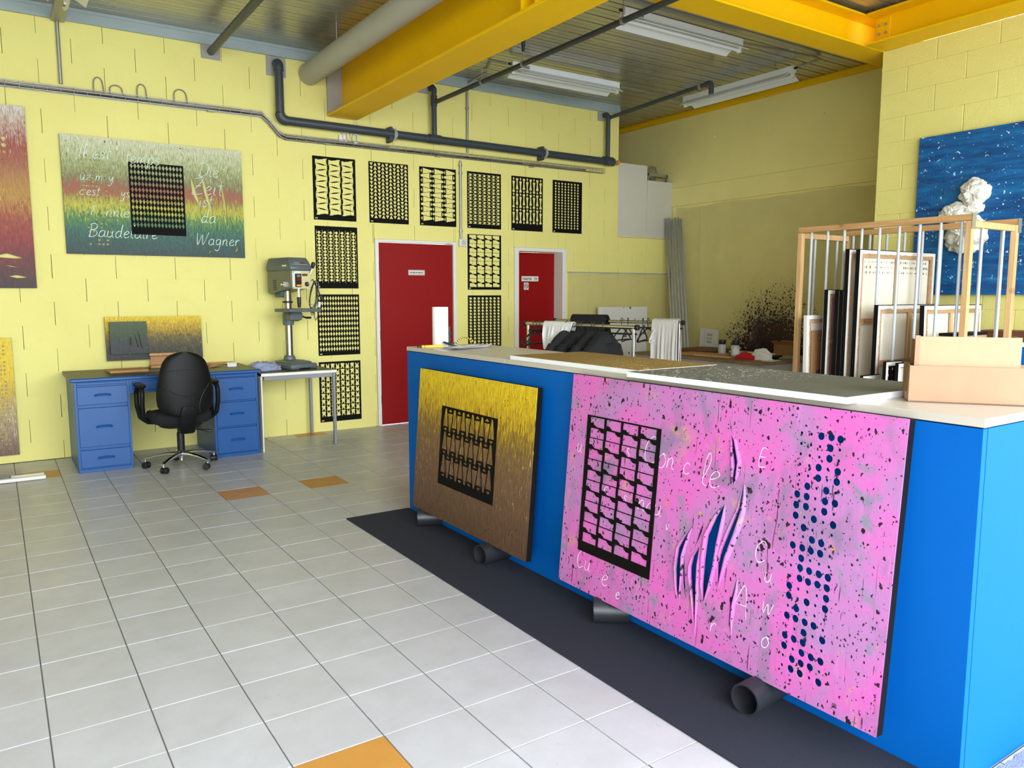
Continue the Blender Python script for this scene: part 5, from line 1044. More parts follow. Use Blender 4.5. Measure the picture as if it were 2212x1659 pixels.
MB().tube([(.255, -.11, .715), (.265, -.112, .69), (.275, -.114, .672)], [.014, .020, .017], 12).build('plug', m_black, dr, **L_)
MB().tube([(.245, -.10, .655), (.235, -.10, .60)], [.016, .015], 12).build('connector', m_white, dr, **L_); MB().tube([(.235, -.10, .60), (.228, -.10, .555)], .015, 12).build('connector', m_black, dr, **L_)
MB().tube([(.228, -.10, .56), (.215, -.10, .50), (.19, -.10, .47), (.178, -.10, .52), (.185, -.10, .62)], .0045, 7).build('power_cable', m_black, dr, **L_)
MB().tube([(.10, -.12, .66), (.13, -.12, .63), (.17, -.11, .625), (.155, -.11, .60), (.115, -.115, .615)], .0028, 6).build('thin_lead', m_gcab, dr, **L_)

# ------------------------------------------------------------------ clothes rails behind the counter
def rail(label, p0, p1, z):
    p0, p1 = Vector((*p0, z)), Vector((*p1, z)); d = (p1-p0).normalized(); n_ = Vector((d.y, -d.x, 0))
    t = thing('clothes_rail', label, 'clothes rail', ((p0.x+p1.x)/2, (p0.y+p1.y)/2, 0))
    MB().cyl(p0-d*.02, p1+d*.02, .0165, n=20).build('rail_bar', m_chrome, t)
    MB().cyl(p0-d*.03-Vector((0, 0, .055)), p1+d*.03-Vector((0, 0, .055)), .008, n=12).build('lower_bar', m_black, t)
    for p, s in ((p0, -1), (p1, 1)):
        MB().cyl((p.x, p.y, .07), (p.x, p.y, z), .014, n=18).build('post', m_chrome, t)
        MB().cyl(p+d*s*.018, p+d*s*.052, .023, n=18).build('end_cap', m_black, t, bevel=.004)
        MB().bar((p.x-n_.x*.22, p.y-n_.y*.22, .055), (p.x+n_.x*.22, p.y+n_.y*.22, .055), .03, .03).build('foot', m_black, t, bevel=.004)
        for q in (-.2, .2): MB().cyl((p.x+n_.x*q-.012, p.y+n_.y*q, .0235), (p.x+n_.x*q+.012, p.y+n_.y*q, .0235), .023, n=14).build('caster', m_black, t)
    return p0, d, (p1-p0).length, n_
F0, Fd, FL, Fn = rail('chrome clothes rail nearest the counter', (4.10, 5.85), (4.32, 4.67), 1.20)
B0, Bd, BL, Bn = rail('chrome clothes rail behind, with the grey towel', (4.86, 6.40), (5.39, 5.20), 1.20)
HG = 'clothes hangers on the two rails'
def hanger(P, n_, mat, label, tw=0.0, drop=.0):
    t = thing('clothes_hanger', label, 'hanger', tuple(P), (0, 0, math.atan2(n_.y, n_.x)+tw), HG)
    hook = [(.020*math.cos(R(a)), 0, .004+.020*math.sin(R(a))) for a in range(200, -41, -24)]+[(.012, 0, -.03), (0, 0, -.045), (0, 0, -.075)]
    MB().tube(hook, .0035, 7).build('hook', mat, t, local=True)
    body = [(0, 0, -.075), (.05, 0, -.088), (.13, 0, -.125), (.205, 0, -.175), (.215, 0, -.19), (.20, 0, -.198), (.10, 0, -.192), (-.10, 0, -.192), (-.20, 0, -.198), (-.215, 0, -.19), (-.205, 0, -.175), (-.13, 0, -.125), (-.05, 0, -.088)]
    MB().tube(body, .0065, 8, closed=True).build('hanger_body', mat, t, local=True)
    return t
at = lambda P0, d, L, s: P0+d*(L*s)+Vector((0, 0, .0135))
m_whang = M('white_plastic', S(225, 225, 228), .4)
for s, tw, lab in ((.06, .25, 'bare black hanger at the left end of the near clothes rail'), (.10, -.05, 'second bare black hanger from the left on the near clothes rail'), (.13, .1, 'third bare black hanger from the left, touching the white shirt')):
    hanger(at(F0, Fd, FL, s), Fn, m_black, lab, tw)
for s, tw, mm, lab in ((.42, .1, m_black, 'black hanger on the rear rail behind the dark jackets'), (.55, 0, m_black, 'black hanger on the middle of the rear rail'), (.60, .15, m_black, 'black hanger on the rear rail just right of its middle'),
                       (.72, .2, m_black, 'bare black hanger hanging left of the grey towel'), (.76, -.1, m_black, 'black hanger close to the white hanger on the rear rail'), (.82, .12, m_whang, 'white hanger on the rear rail beside the grey towel')):
    hanger(at(B0, Bd, BL, s), Bn, mm, lab, tw)
def jacket(P, n_, label, mat, w=.225, tw=0.0, patch=None, length=.72, hood=True, seed=0):
    t = thing('jacket', label, 'jacket', tuple(P), (0, 0, math.atan2(n_.y, n_.x)+tw), 'dark jackets on the near clothes rail')
    def ring(z, a, b, cx=0): 
        return [(cx+a*sup(2*math.pi*i/28, .8)*(1+.05*mnoise.noise(Vector((i*.9, z*6, seed)))), b*sus(2*math.pi*i/28, .8)*(1+.25*mnoise.noise(Vector((i*.6, z*5, seed+4)))), z+(.0 if abs(z) > .3 else -.42*max(0, abs(a*sup(2*math.pi*i/28, .8))-.05)*(1 if z > -.2 else 0))) for i in range(28)]
    MB().loft([ring(z, a, b) for z, a, b in ((-.060, .045, .030), (-.075, .10, .045), (-.09, .17, .055), (-.11, w, .06), (-.17, w*1.02, .065), (-.28, w*.98, .075), (-.42, w*.95, .08), (-.56, w*.97, .08), (-length, w, .075))]).build('body', mat, t, local=True, ang=80)
    for s in (-1, 1):
        MB().tube([(s*(w-.03), 0, -.19), (s*(w+.015), -.01, -.26), (s*(w+.03), -.02, -.42), (s*(w+.02), -.03, -.62)], [.05, .056, .05, .042], 14).build('sleeve', mat, t, local=True, ang=80)
    if hood: MB().loft([[(r*math.cos(2*math.pi*i/20), .02+r*.8*math.sin(2*math.pi*i/20), z) for i in range(20)] for z, r in ((-.15, .10), (-.11, .095), (-.08, .07), (-.065, .045))]).build('hood', mat, t, local=True, ang=80)
    MB().tube([(.020*math.cos(R(a)), 0, .004+.020*math.sin(R(a))) for a in range(200, -41, -24)]+[(.012, 0, -.03), (0, 0, -.045), (0, 0, -.075)], .0035, 7).build('hanger_hook', m_black, t, local=True)
    if patch:
        MB().box(-w-.055, -w-.050, -.03, .03, -.235, -.215).build('white_label', m_white, t, local=True)
    return t
m_jk = [M('jacket_black_'+c, S(*v), .92, bump=.4, bscale=90, bdist=.003) for c, v in (('soft', (26, 26, 29)), ('coal', (34, 34, 38)), ('deep', (18, 18, 20)))]
for s, mi, tw, lab in ((.40, 1, .08, 'charcoal jacket hanging just right of the white shirt'), (.52, 2, -.06, 'black jacket in the middle of the near clothes rail'), (.64, 0, .05, 'black hooded jacket with a small white label'), (.74, 2, .12, 'black jacket closest to the right end of the near clothes rail')):
    jacket(at(F0, Fd, FL, s), Fn, lab, m_jk[mi], tw=tw, patch='label' in lab, seed=s*20)
for s in (.50, .54, .66): hanger(at(F0, Fd, FL, s), Fn, m_black, {.50: 'black hanger between the two middle jackets of the near rail', .54: 'black hanger right behind the middle jacket of the near rail', .66: 'black hanger leaning against the labelled jacket'}[s], .2)
def drape(name, label, P0, d, n_, s0, s1, ffront, fback, mat, r=.021, th=.006, nu=34, nv=40, fold=.02, cat='cloth', flare=.0, kf=5.0, tilt=0.0):
    """cloth hung over a rail: down one side, over the bar and down the other"""
    def pt(u, v, k):
        lf, lb = ffront(u), fback(u); tot = lf+lb+math.pi*r; q = v*tot; s = s0+(s1-s0)*u
        fz = fold*(math.sin(u*kf*2*math.pi+1.1)+.6*math.sin(u*kf*3.7*math.pi+v*3))
        if q < lf: w = (lf-q)/max(lf, .01); off, z = -(r+k)-abs(fz)*min(1, w*2.2)*1.0, -(lf-q)
        elif q > lf+math.pi*r: w = (q-lf-math.pi*r)/max(lb, .01); off, z = (r+k)+abs(fz)*min(1, w*2.2)*.7, -(q-lf-math.pi*r)
        else: a = (q-lf)/r; off, z = -(r+k)*math.cos(a), (r+k)*math.sin(a)
        s2 = s+flare*(u-.5)*max(0, -z)+tilt*max(0, -z)
        p = P0+d*s2-n_*(-1)*off+Vector((0, 0, z)); return tuple(p)
    mb = MB().grid(lambda u, v: pt(u, v, th), nu, nv); mb.grid(lambda u, v: pt(1-u, v, .0), nu, nv)
    w = nu+1; b = (nu+1)*(nv+1)
    for j in range(nv): mb.f.append((j*w, (j+1)*w, b+(j+1)*w+nu, b+j*w+nu)); mb.f.append(((j+1)*w+nu, j*w+nu, b+j*w, b+(j+1)*w))
    for i in range(nu): mb.f.append((i+1, i, b+nu-i, b+nu-i-1)); mb.f.append((nv*w+i, nv*w+i+1, b+nv*w+nu-i-1, b+nv*w+nu-i))
    return tag(mb.build(name, mat, ang=80), label, cat)
drape('white_shirt', 'white cotton shirt thrown over the left part of the near clothes rail', F0, Fd, Fn, .22, .56, lambda u: .44-.30*max(0, u-.45), lambda u: .22+.1*u, m_wcloth, r=.026, fold=.028, cat='shirt', flare=-.5, kf=3.0, tilt=-.15)
drape('grey_towel', 'pale grey towel hanging over the right end of the rear clothes rail', B0, Bd, Bn, BL-.26, BL-.0, lambda u: .62, lambda u: .5, m_towel, r=.030, th=.010, fold=.022, cat='towel', kf=2.5)
drape('black_scarf', 'black knitted garment bunched over the left end of the rear clothes rail', B0, Bd, Bn, .18, .56, lambda u: .30-.1*abs(u-.5), lambda u: .25, m_fabric, r=.055, th=.012, fold=.035, cat='garment', kf=4.0)

# ------------------------------------------------------------------ storage rack with canvases
rk = thing('storage_rack', 'pine rack with grey tube bars holding canvases behind the counter', 'rack', (5.78, 3.3, 0))
ZS = .72
for x, y in ((5.47, 2.655), (6.085, 2.645), (5.465, 3.955), (6.115, 3.97)):
    bx(x-.020, x+.020, y-.020, y+.020, 0, 1.955).build('post', m_pine, rk, bevel=.002)
for nm, a in (('long_rail', (5.450, 5.492, 2.637, 3.975, 1.957, 2.0)), ('long_rail', (6.085, 6.127, 2.627, 3.99, 1.957, 2.0))): bx(*a).build(nm, m_piney, rk, bevel=.002)
for nm, a in (('short_rail', (5.492, 6.085, 2.637, 2.675, 1.912, 1.955)), ('short_rail', (5.492, 6.085, 3.935, 3.973, 1.912, 1.955))): bx(*a).build(nm, m_pine, rk, bevel=.002)
for x0, x1, y in ((5.447, 5.495, 2.634), (6.080, 6.130, 2.624)): bx(x0, x1, y-.002, y+.0, 1.90, 2.002).build('corner_plate', m_galv, rk)
for i, y in enumerate((3.87, 3.725, 3.582, 3.438, 3.296, 3.147, 2.998, 2.852, 2.712)): MB().cyl((5.478, y, ZS), (5.478, y, 1.962), .0105, n=14).build('bar', m_tubew, rk)
for y in (3.903, 3.753, 3.604, 3.457, 3.312, 3.165, 3.02, 2.875, 2.735): MB().cyl((6.10, y, ZS), (6.10, y, 1.962), .0105, n=14).build('bar', m_tubew, rk)
for x in (5.65, 5.95):
    MB().cyl((x, 2.66, ZS), (x, 2.66, 1.915), .0105, n=14).build('bar', m_tubew, rk); MB().cyl((x, 3.955, ZS), (x, 3.955, 1.915), .0105, n=14).build('bar', m_tubew, rk)
s_ = MB(); s_.box(5.05, 6.465, 2.60, 4.02, ZS-.025, ZS); s_.build('base_shelf', m_ply, rk)
for x in (5.10, 6.42):
    for y in (2.65, 3.97): bx(x-.03, x+.03, y-.03, y+.03, 0, ZS-.025).build('shelf_leg', m_pine, rk)
def canvas_back(label, x0, x1, z1, y, cloth, bars=True, cross=(), lean=0.0, z0=ZS, edge=None, holes=(), white=.026, wood=.034, d=.030, rim=m_white):
    w, h = x1-x0, z1-z0
    t = thing('stretched_canvas', label, 'canvas', (x0, y, z0+.001), (R(lean), 0, 0), 'canvases stored in the pine rack')
    e = edge or m_blackm
    f = MB(); f.box(0, .006, 0, d, 0, h); f.box(w-.006, w, 0, d, 0, h); f.box(.006, w-.006, 0, d, h-.006, h); f.box(.006, w-.006, 0, d, 0, .006); f.build('painted_edge', e, t, local=True)
    random.seed(int(x0*1000+y*77)); mb = MB(); zig = lambda: random.uniform(-.003, .004)
    def ring(off, wd, y0, y1, mat, nm, rough=False):
        n = 26 if rough else 1
        for ax in range(4):
            L = (w if ax % 2 else h)-2*off; pin = []; 
            for i in range(n+1): pin.append((off+L*i/n, off+wd+(zig() if rough else 0)))
            poly = [(off, off)]+[p for p in pin] if False else None
            pts = [(off, off), (off+L, off)]+[(off+L-min(L*i/n, L)-0, off+wd+(zig() if rough else 0)) for i in range(n+1)]
            pts[2] = (off+L-wd*.98, off+wd); pts[-1] = (off+wd*.98, off+wd)
            fn = {0: lambda a, b, q: (b, q, a), 1: lambda a, b, q: (a, q, h-b), 2: lambda a, b, q: (w-b, q, a), 3: lambda a, b, q: (a, q, b)}[ax]
            MB().prism(pts, fn, y0, y1).build(nm, mat, t, local=True, ang=50)
    ring(.0055, white, -.0012, .012, rim, 'folded_canvas', True)
    ring(.0055+white-.006, wood, .002, .016, m_brwood, 'stretcher_bar')
    hs = [p for p in holes]
    plate('raw_canvas', rect(w-.012, h-.012), hs, .003, cloth, t, (.006, d-.006, .006))
    for kind, c in cross:
        if kind == 'v': MB().box(c-.019, c+.019, .004, .016, .055, h-.055).build('cross_bar', m_pine, t, local=True)
        else:
            o = MB().box(.055, w-.055, .0035, .0155, c-.022, c+.022).build('cross_bar', m_brwood, t, local=True)
    return t
m_brwood = woodmat('stretcher_wood', S(198, 160, 120), S(168, 126, 88), ax=0)
hl = []
random.seed(5)
for j, zz in enumerate((.985, .945, .905)):
    for i in range(40):
        x = .055+i*.0245
        if abs(x-.53) < .028 or x > 1.0: continue
        if random.random() < .82: hl.append(circ(x, zz, random.choice((.0022, .004, .0085, .0085, .005)), 8, random.choice((.006, .011, .012))))
big = canvas_back('tallest raw canvas back with rows of punched holes in the rack', 5.39, 6.46, 1.80, 3.392, m_canvasb, cross=(('h', .54), ('v', .53)), holes=hl)
text('pencil_mark', 'JB-CE', .045, m_ink, big, (.10, .003, .525), ex=.0002, bold=-.0008)
MB().box(.235, .275, -.001, .0035, .52, .58).build('paper_label', m_paper, big, local=True)
canvas_back('tall canvas with black edge standing directly behind the punched one', 5.385, 6.40, 1.805, 3.475, m_canvasb)
canvas_back('medium canvas back with central bar, left of two in front of the tall one', 5.37, 6.22, 1.388, 3.215, m_canvasb, cross=(('v', .45), ('h', .235)))
canvas_back('medium canvas back tilted in the rack beside the pine post', 5.50, 6.33, 1.388, 2.930, m_canvasb, cross=(('v', .40),), lean=-1.5)
canvas_back('dark edged canvas with pinkish back, leftmost of the dark row', 5.40, 6.20, 1.502, 3.650, m_canvasp, cross=(('h', .38),))
canvas_back('second dark edged canvas from the left in the rack', 5.405, 6.20, 1.500, 3.560, m_canvasp)
canvas_back('third dark edged canvas, close to the two tall ones', 5.40, 6.20, 1.498, 3.520, m_canvasp)
wc_ = canvas_back('white framed canvas at the far left of the rack with cardboard behind', 5.35, 5.95, 1.300, 3.775, m_canvasb, edge=m_white, lean=-1.5)
cbx = thing('cardboard_sheet', 'brown cardboard panel marked 6 standing inside the white framed canvas', 'cardboard', (5.40, 3.765, ZS+.001), (R(-1.5), 0, 0))
MB().box(0, .50, 0, .006, .0, .46).build('panel', m_cardd, cbx, local=True)
text('printed_number', '6', .10, m_ink, cbx, (.145, -.0006, .315), rot=90, ex=.0003, bold=.002)
MB().pipe((.105, -.0004, .40), (.105, .0, .40), .030, .026, 20).build('printed_ring', m_ink, cbx, local=True)
for q in range(3): MB().box(.07+.022*q, .082+.022*q, -.0004, .0, .06, .14).build('printed_bars', m_ink, cbx, local=True)
dothole = [circ(.06+.05*i, .07+.045*j, .012 if (i+j) % 3 else .007, 8) for i in range(3) for j in range(4)]
canvas_back('small black framed canvas with round holes in front of the rack', 5.25, 5.46, .990, 3.060, m_blackm, holes=dothole, d=.022, wood=.01)
canvas_back('small torn white edged canvas beside the one with round holes', 5.26, 5.47, .985, 2.975, m_canvasb, d=.022, wood=.012)
canvas_back('smallest black framed canvas at the foot of the tall one', 5.20, 5.42, .880, 3.200, m_canvasp, d=.022, wood=.012)
canvas_back('little black framed canvas just above the cardboard box', 5.30, 5.44, 1.168, 2.850, m_fabg, d=.022, wood=.01)
cb2 = thing('cardboard_box', 'brown cardboard box with black taped edge inside the rack', 'box', (5.75, 2.78, ZS))
bx(5.52, 5.96, 2.725, 2.84, ZS+.001, 1.180).build('box_body', m_card, cb2, bevel=.003); bx(5.518, 5.962, 2.723, 2.842, 1.176, 1.196).build('black_tape', m_blackm, cb2)
MB().prism([(5.50, 1.196), (5.60, 1.196), (5.62, 1.178), (5.57, 1.176)], lambda a, b, d: (a, d, b), 2.70, 2.7225).build('loose_tape', m_blackm, cb2)
sb = thing('sideboard', 'dark brown wooden sideboard against the right wall', 'cabinet', (6.65, 2.6, 0))
bx(6.50, 6.785, 2.0, 3.04, 0, 1.10).build('body', m_brownw, sb, bevel=.004); bx(6.48, 6.79, 1.98, 3.06, 1.10, 1.182).build('top_board', m_brownw, sb, bevel=.006)
bcab = thing('blue_cabinet', 'blue cabinet with white top at the right edge of the photo', 'cabinet', (6.2, 2.2, 0))
bx(5.97, 6.47, 1.7, 2.50, 0, 1.10).build('body', m_bluec, bcab, bevel=.004); bx(5.95, 6.475, 1.68, 2.52, 1.10, 1.13).build('top_board', m_white, bcab, bevel=.003)

# ------------------------------------------------------------------ far right corner: films, table, boards
def film(name, label_mat_seed, splat):
    k = NT(name); w = k.n('ShaderNodeNewGeometry').outputs['Position']
    f = k.noise(w, 1.6, 4); wr_ = k.noise(k.map(w, (3, 6, 1.5)), 3, 3)
    k.P(Base_Color=S(206, 198, 158), Roughness=k.ramp(f, [(.3, .22), (.7, .42)])); k.p.inputs['Specular IOR Level'].default_value = .5
    tr_ = k.n('ShaderNodeBsdfTransparent', {0: (1, 1, .97, 1)}); mx = k.n('ShaderNodeMixShader')
    fac = k.math('ADD', .20, k.math('MULTIPLY', f, .22))
    if splat:
        s = k.n('ShaderNodeSeparateXYZ', {0: w}).outputs
        wob = k.noise(w, 3.5, 4)
        dy = k.math('DIVIDE', k.math('SUBTRACT', s[1], 6.15), .95); dz = k.math('DIVIDE', k.math('SUBTRACT', s[2], .62), 1.15)
        rr = k.math('SQRT', k.math('ADD', k.math('MULTIPLY', dy, dy), k.math('MULTIPLY', dz, dz))); rr = k.math('ADD', rr, k.math('MULTIPLY', k.math('SUBTRACT', wob, .5), .5))
        dens = k.math('SUBTRACT', 1.0, k.step(rr, .25, 1.18))
        tot = None
        for sc in (26, 44, 70):
            wn_ = k.n('ShaderNodeTexNoise', {'Vector': w, 'Scale': sc*1.2, 'Detail': 2}).outputs['Color']
            wv = k.n('ShaderNodeVectorMath', {0: k.map(w, (1, 1, .8)), 1: k.n('ShaderNodeVectorMath', {0: wn_, 3: .8/sc}, operation='SCALE').outputs[0]}, operation='ADD').outputs[0]
            m_ = k.math('LESS_THAN', k.vor(wv, sc), k.math('MULTIPLY', k.math('POWER', dens, 1.6), .78)); tot = m_ if tot is None else k.math('MAXIMUM', tot, m_)
        col = k.mix(k.step(k.noise(w, 6, 4), .4, .65), S(34, 20, 18), S(58, 22, 24)); col = k.mix(k.math('LESS_THAN', k.vor(w, 22), .10), col, S(200, 190, 170))
        k.P(Base_Color=k.mix(tot, S(206, 198, 158), col)); fac = k.math('MAXIMUM', fac, tot)
    k.t.links.new(tr_.outputs[0], mx.inputs[1]); k.t.links.new(k.p.outputs[0], mx.inputs[2]); k.set(mx.inputs[0], fac); k.t.links.new(mx.outputs[0], k.out.inputs[0])
    return k.m
def sheet1(u, v):
    y = 7.82-3.55*u; top = 2.665-.015*abs(math.sin(u*math.pi*4.2))-.01*math.sin(u*17); z = .02+(top-.02)*v
    f = .012*mnoise.noise(Vector((y*2.2, z*.8, 1)))+.010*math.sin(y*9+z*1.3)*(.3+.7*v*v)+.016*abs(mnoise.noise(Vector((y*1.1+z*.6, z*1.4, 4))))+.02*math.exp(-((y-7.35)/.03)**2)+.016*math.exp(-((y-5.55+.05*z)/.05)**2)
    return (8.012-abs(f)-.004, y, z)
tag(MB().grid(sheet1, 150, 70).build('plastic_sheet', film('clear_film_splattered', 1, True), ang=180), 'clear plastic sheet on the right wall splattered with dark paint', 'plastic sheet')
def sheet2(u, v):
    x = 6.19+1.83*u; z = .02+(1.745-.010*abs(math.sin(u*math.pi*3))-.02)*v
    f = .010*mnoise.noise(Vector((x*2.5, z, 7)))+.008*math.sin(x*8)*(.3+.7*v)+.014*math.exp(-((x-6.93)/.03)**2)+(.010 if v > .985 else 0)
    return (x, W-.012-abs(f), z)
sh2 = MB().grid(sheet2, 90, 40)
tag(sh2.build('plastic_sheet', film('clear_film', 2, False), ang=180), 'clear plastic sheet hung low on the back wall right of the toilet door', 'plastic sheet')
tag(bx(6.185, 8.03, W-.030, W-.001, 1.745, 1.757).build('batten', m_gpaint), 'thin grey batten along the top of the low plastic sheet', 'batten')
m_wboard = M('off_white_board', S(206, 204, 190), .5, var=.04, vscale=1.5)
tag(bx(7.034, 7.562, W+.004, W+.020, 2.248, 3.208).build('closing_board', m_wboard, bevel=.002), 'taller off-white board closing the left of the high opening', 'board')
tag(bx(7.565, 8.04, W+.002, W+.018, 2.248, 3.018).build('closing_board', m_wboard, bevel=.002), 'shorter off-white board closing the right of the high opening', 'board')
mr = thing('metal_crate', 'dark metal shelf frame with a cable showing above the shorter board', 'shelf', (7.83, 8.2, 2.245))
f = MB()
for x in (7.64, 8.0):
    for y in (8.03, 8.36): f.box(x-.012, x+.012, y-.012, y+.012, 2.245, 3.13)
f.build('upright', m_galv, mr)
bx(7.63, 8.01, 8.02, 8.37, 3.02, 3.028).build('shelf_plate', m_blackm, mr); bx(7.63, 8.01, 8.018, 8.03, 3.095, 3.13).build('front_rail', m_galv, mr); bx(7.63, 8.01, 8.36, 8.372, 3.095, 3.13).build('front_rail', m_galv, mr)
MB().tube([(7.70, 8.2, 3.04), (7.76, 8.2, 3.16), (7.86, 8.2, 3.26), (7.95, 8.2, 3.255), (7.97, 8.2, 3.18), (7.93, 8.2, 3.04)], .012, 8).build('cable', m_gcab, mr)
for i in range(6):
    t_ = i/5; top = Vector((7.885+.125*t_, 7.905-.16*t_, 2.52+.012*math.sin(i*2.3))); bot = Vector((7.70+.135*t_, 7.47-.17*t_, 0.0+.002))
    d = (top-bot).normalized(); n_ = Vector((.62, -.78, 0)); fw_ = d.cross(n_).normalized()
    mb = MB(); a = n_*.0105; b = fw_*.018
    prof = [(-1, -1), (1, -1), (1, 1), (.72, 1), (.72, -.8), (-.72, -.8), (-.72, 1), (-1, 1)]
    mb.prism(prof, lambda p, q, dd: tuple((bot if dd == 0 else top)+a*p-b*q), 0, 1)
    tag(mb.build('metal_channel', m_gchan), 'grey metal channel leaning in the corner, number %s from the left'.replace('number %s', ('first', 'second', 'third', 'fourth', 'fifth', 'sixth')[i]) , 'channel', 'grey channels bundled in the far corner')
bd = thing('white_board', 'white board with dark leaf prints leaning on the back wall', 'board', (7.05, 7.83, 0))
kb = NT('leaf_printed_board'); v = kb.n('ShaderNodeNewGeometry').outputs['Position']
wv = kb.n('ShaderNodeVectorMath', {0: v, 1: kb.n('ShaderNodeVectorMath', {0: kb.n('ShaderNodeTexNoise', {'Vector': v, 'Scale': 22}).outputs['Color'], 3: .06}, operation='SCALE').outputs[0]}, operation='ADD').outputs[0]
rn = kb.n('ShaderNodeSeparateColor', {0: kb.vor(wv, 11, out='Color')}).outputs[0]
kb.P(Base_Color=kb.mix(kb.math('LESS_THAN', kb.vor(wv, 11), kb.math('MULTIPLY', kb.step(rn, .35, 1), .3)), S(222, 222, 214), S(110, 110, 104)), Roughness=.6)
MB().box(6.625, 7.46, 7.80, 7.818, .30, 1.300).build('board_face', kb.m, bd, bevel=.001); MB().box(6.605, 6.625, 7.80, 7.835, .30, 1.305).build('board_edge', m_white, bd, bevel=.001)
MB().box(6.70, 6.75, 7.78, 7.85, 0, .30).box(7.32, 7.37, 7.78, 7.85, 0, .30).build('support_block', m_pine, bd)
ft = thing('paint_table', 'cluttered wooden paint table along the splattered sheet', 'table', (7.35, 6.2, 0))
TZ = .75
bx(6.64, 7.97, 5.24, 7.18, TZ-.03, TZ).build('table_top', M('paint_stained_wood', S(134, 108, 80), .7, var=.25, vscale=6), ft, bevel=.003)
f = MB(); f.box(6.66, 6.68, 5.27, 7.15, TZ-.15, TZ-.03); f.box(6.68, 7.95, 5.26, 5.28, TZ-.15, TZ-.03); f.build('apron', M('pale_grey_board', S(170, 164, 158), .6), ft)
for x in (6.70, 7.9):
    for y in (5.31, 7.1): bx(x-.03, x+.03, y-.03, y+.03, 0, TZ-.03).build('leg', m_pine, ft)
bx(6.72, 7.9, 5.34, 7.06, .30, .32).build('lower_shelf', m_ply, ft)
tag(bx(6.78, 7.3, 5.38, 5.75, .321, .60).build('cardboard_box', m_cardd, bevel=.003), 'dull cardboard box under the paint table', 'box')
def pot(label, x, y, r, h, hl_, g):
    t = thing('paint_pot', label, 'pot', (x, y, TZ+.0005))
    MB().lathe((x, y, TZ+.0005), [(r*.9, 0), (r, .006), (r, h*.82), (r*.96, h*.88), (r*.80, h*.94), (r*.80, h)], 28).build('body', g, t)
    MB().lathe((x, y, TZ+.0005+h), [(r*.86, 0), (r*.88, .002), (r*.88, hl_), (r*.84, hl_+.003)], 28).build('lid', m_black, t); return t
m_pot = M('clear_white_plastic', S(205, 205, 205), .35)
pot('white paint pot with black lid, left of the two on the paint table', 7.29, 6.32, .046, .118, .048, m_pot)
p2_ = pot('clear paint pot with black lid and white label, nearest the splatter', 7.15, 6.00, .050, .130, .055, m_pot)
MB().grid(lambda u, v: (7.15+.0508*math.cos(R(180+100*u)), 6.0+.0508*math.sin(R(180+100*u)), TZ+.02+.075*v), 14, 2).build('pot_label', m_paper, p2_)
ob = thing('cardboard_box', 'small open cardboard box at the back of the paint table', 'box', (7.75, 5.79, TZ))
o_ = MB(); q = [(7.66, 5.86), (7.72, 5.64), (7.90, 5.69), (7.84, 5.91)]
for a, b in zip(q, q[1:]+q[:1]):
    a, b = Vector(a), Vector(b); n_ = Vector((-(b-a).y, (b-a).x)).normalized()*.004; MB().prism([tuple(a), tuple(b), tuple(b+n_), tuple(a+n_)], lambda x, y, d: (x, y, d), TZ+.001, TZ+.125).build('side', m_cardd, ob)
    m_ = (a+b)/2; c = Vector((7.78, 5.775)); outw = (m_-c).normalized()*.04
    MB().add([(*a, TZ+.124), (*b, TZ+.124), (*(b+outw), TZ+.165), (*(a+outw), TZ+.165), (*(a+n_), TZ+.124), (*(b+n_), TZ+.124), (*(b+outw+n_), TZ+.165), (*(a+outw+n_), TZ+.165)], [(0, 1, 2, 3), (7, 6, 5, 4), (0, 4, 5, 1), (1, 5, 6, 2), (2, 6, 7, 3), (3, 7, 4, 0)]).build('flap', m_cardd, ob)
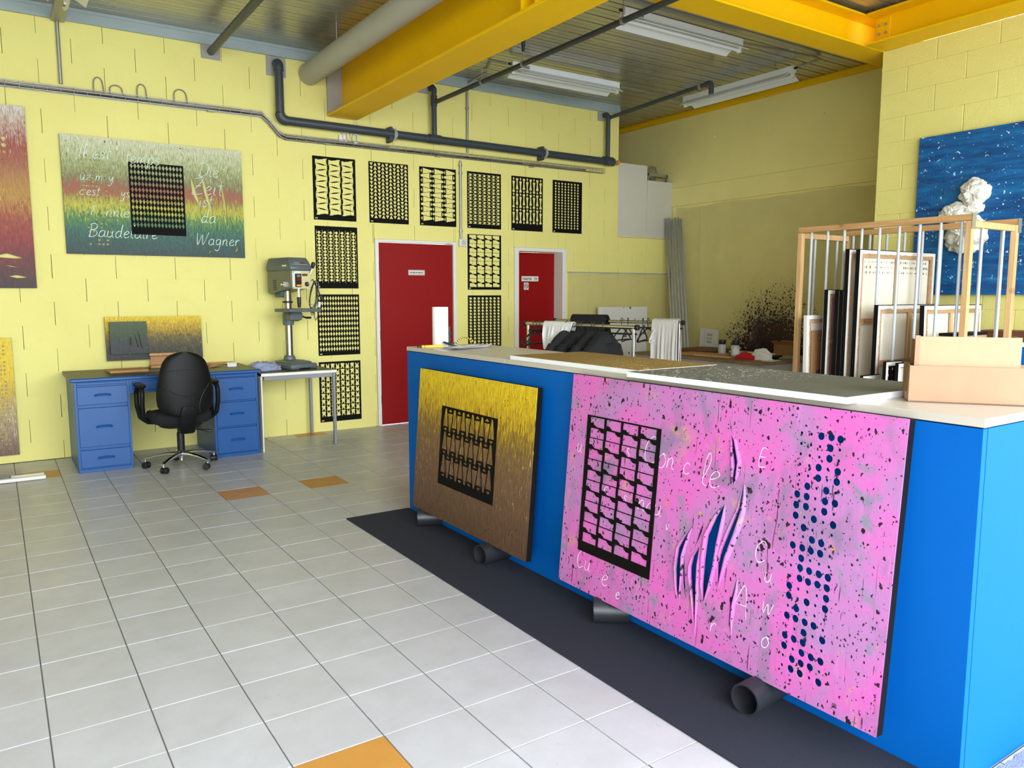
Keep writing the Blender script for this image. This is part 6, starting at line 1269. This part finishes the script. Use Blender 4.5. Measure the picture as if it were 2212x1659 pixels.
def heap(cx, cy, rx, ry, h, sd, ang=0):
    def fn(u, v):
        a, b = u*2*math.pi, v*math.pi/2; r = math.cos(b)**.8; p = Vector((math.cos(a)*r, math.sin(a)*r, math.sin(b))); n_ = mnoise.noise(p*2.4+Vector((sd, 0, 0)))*.4+abs(mnoise.noise(p*4.6+Vector((0, sd, 0))))*.3
        x, y = p.x*rx*(1+n_*.6), p.y*ry*(1+n_*.6); return (cx+x*math.cos(ang)-y*math.sin(ang), cy+x*math.sin(ang)+y*math.cos(ang), TZ+.001+max(0, p.z*h*(1+n_)))
    return MB().grid(fn, 36, 12, True)
tag(heap(6.93, 5.66, .10, .12, .06, 2).build('red_cloth', m_redc, ang=180), 'crumpled red cloth on the paint table', 'cloth')
tag(heap(6.98, 5.50, .055, .13, .095, 5, .2).build('white_cloth', m_wcloth, ang=180), 'crumpled white cloth lying against the red one', 'cloth')
for lab, x, y, w, l, r, mm, z in (('white paper sheet near the front of the paint table', 6.95, 5.34, .22, .12, 10, m_paper, .003), ('flat brown board lying left of the paint pots', 6.98, 6.35, .30, .55, 6, m_ply, .018), ('dark folder lying behind the red cloth', 7.25, 5.62, .30, .26, 25, m_blackm, .022), ('grey card lying under the cardboard box', 7.45, 5.52, .34, .28, -12, m_gpaint, .012), ('pale wooden slat in front of the paint pots', 6.86, 6.08, .05, .5, 4, m_pine, .015), ('thin dark board at the back left of the paint table', 7.5, 6.75, .6, .6, 5, m_brownw, .03), ('white strip behind the second paint pot', 7.62, 6.2, .05, .75, 6, m_white, .02)):
    tag(MB().box(-w/2, w/2, -l/2, l/2, 0, z).xf(Matrix.Translation((x, y, TZ+.001)) @ Matrix.Rotation(R(r), 4, 'Z')).build('flat_board' if 'board' in lab or 'slat' in lab or 'strip' in lab else 'card_sheet', mm, bevel=.001), lab, 'board' if 'board' in lab or 'slat' in lab or 'strip' in lab else 'sheet')
cd_ = thing('white_card', 'white lettered card standing on the paint table against the sheet', 'card', (7.93, 7.1, TZ+.001), (0, R(3), R(-90)))
MB().box(-.17, .15, -.003, .003, 0, .255).build('card_face', M('pale_grey_card', S(206, 206, 202), .6), cd_, local=True)
MB().box(-.086, -.083, -.0038, -.003, 0, .255).build('card_fold', m_gpaint, cd_, local=True)
for s_, z in (('BASE', .165), ('6 x 4', .115), ('blanc', .07)): text('card_lettering', s_, .042, m_ink, cd_, (-.045, -.0036, z), ex=.0002, shear=.15)
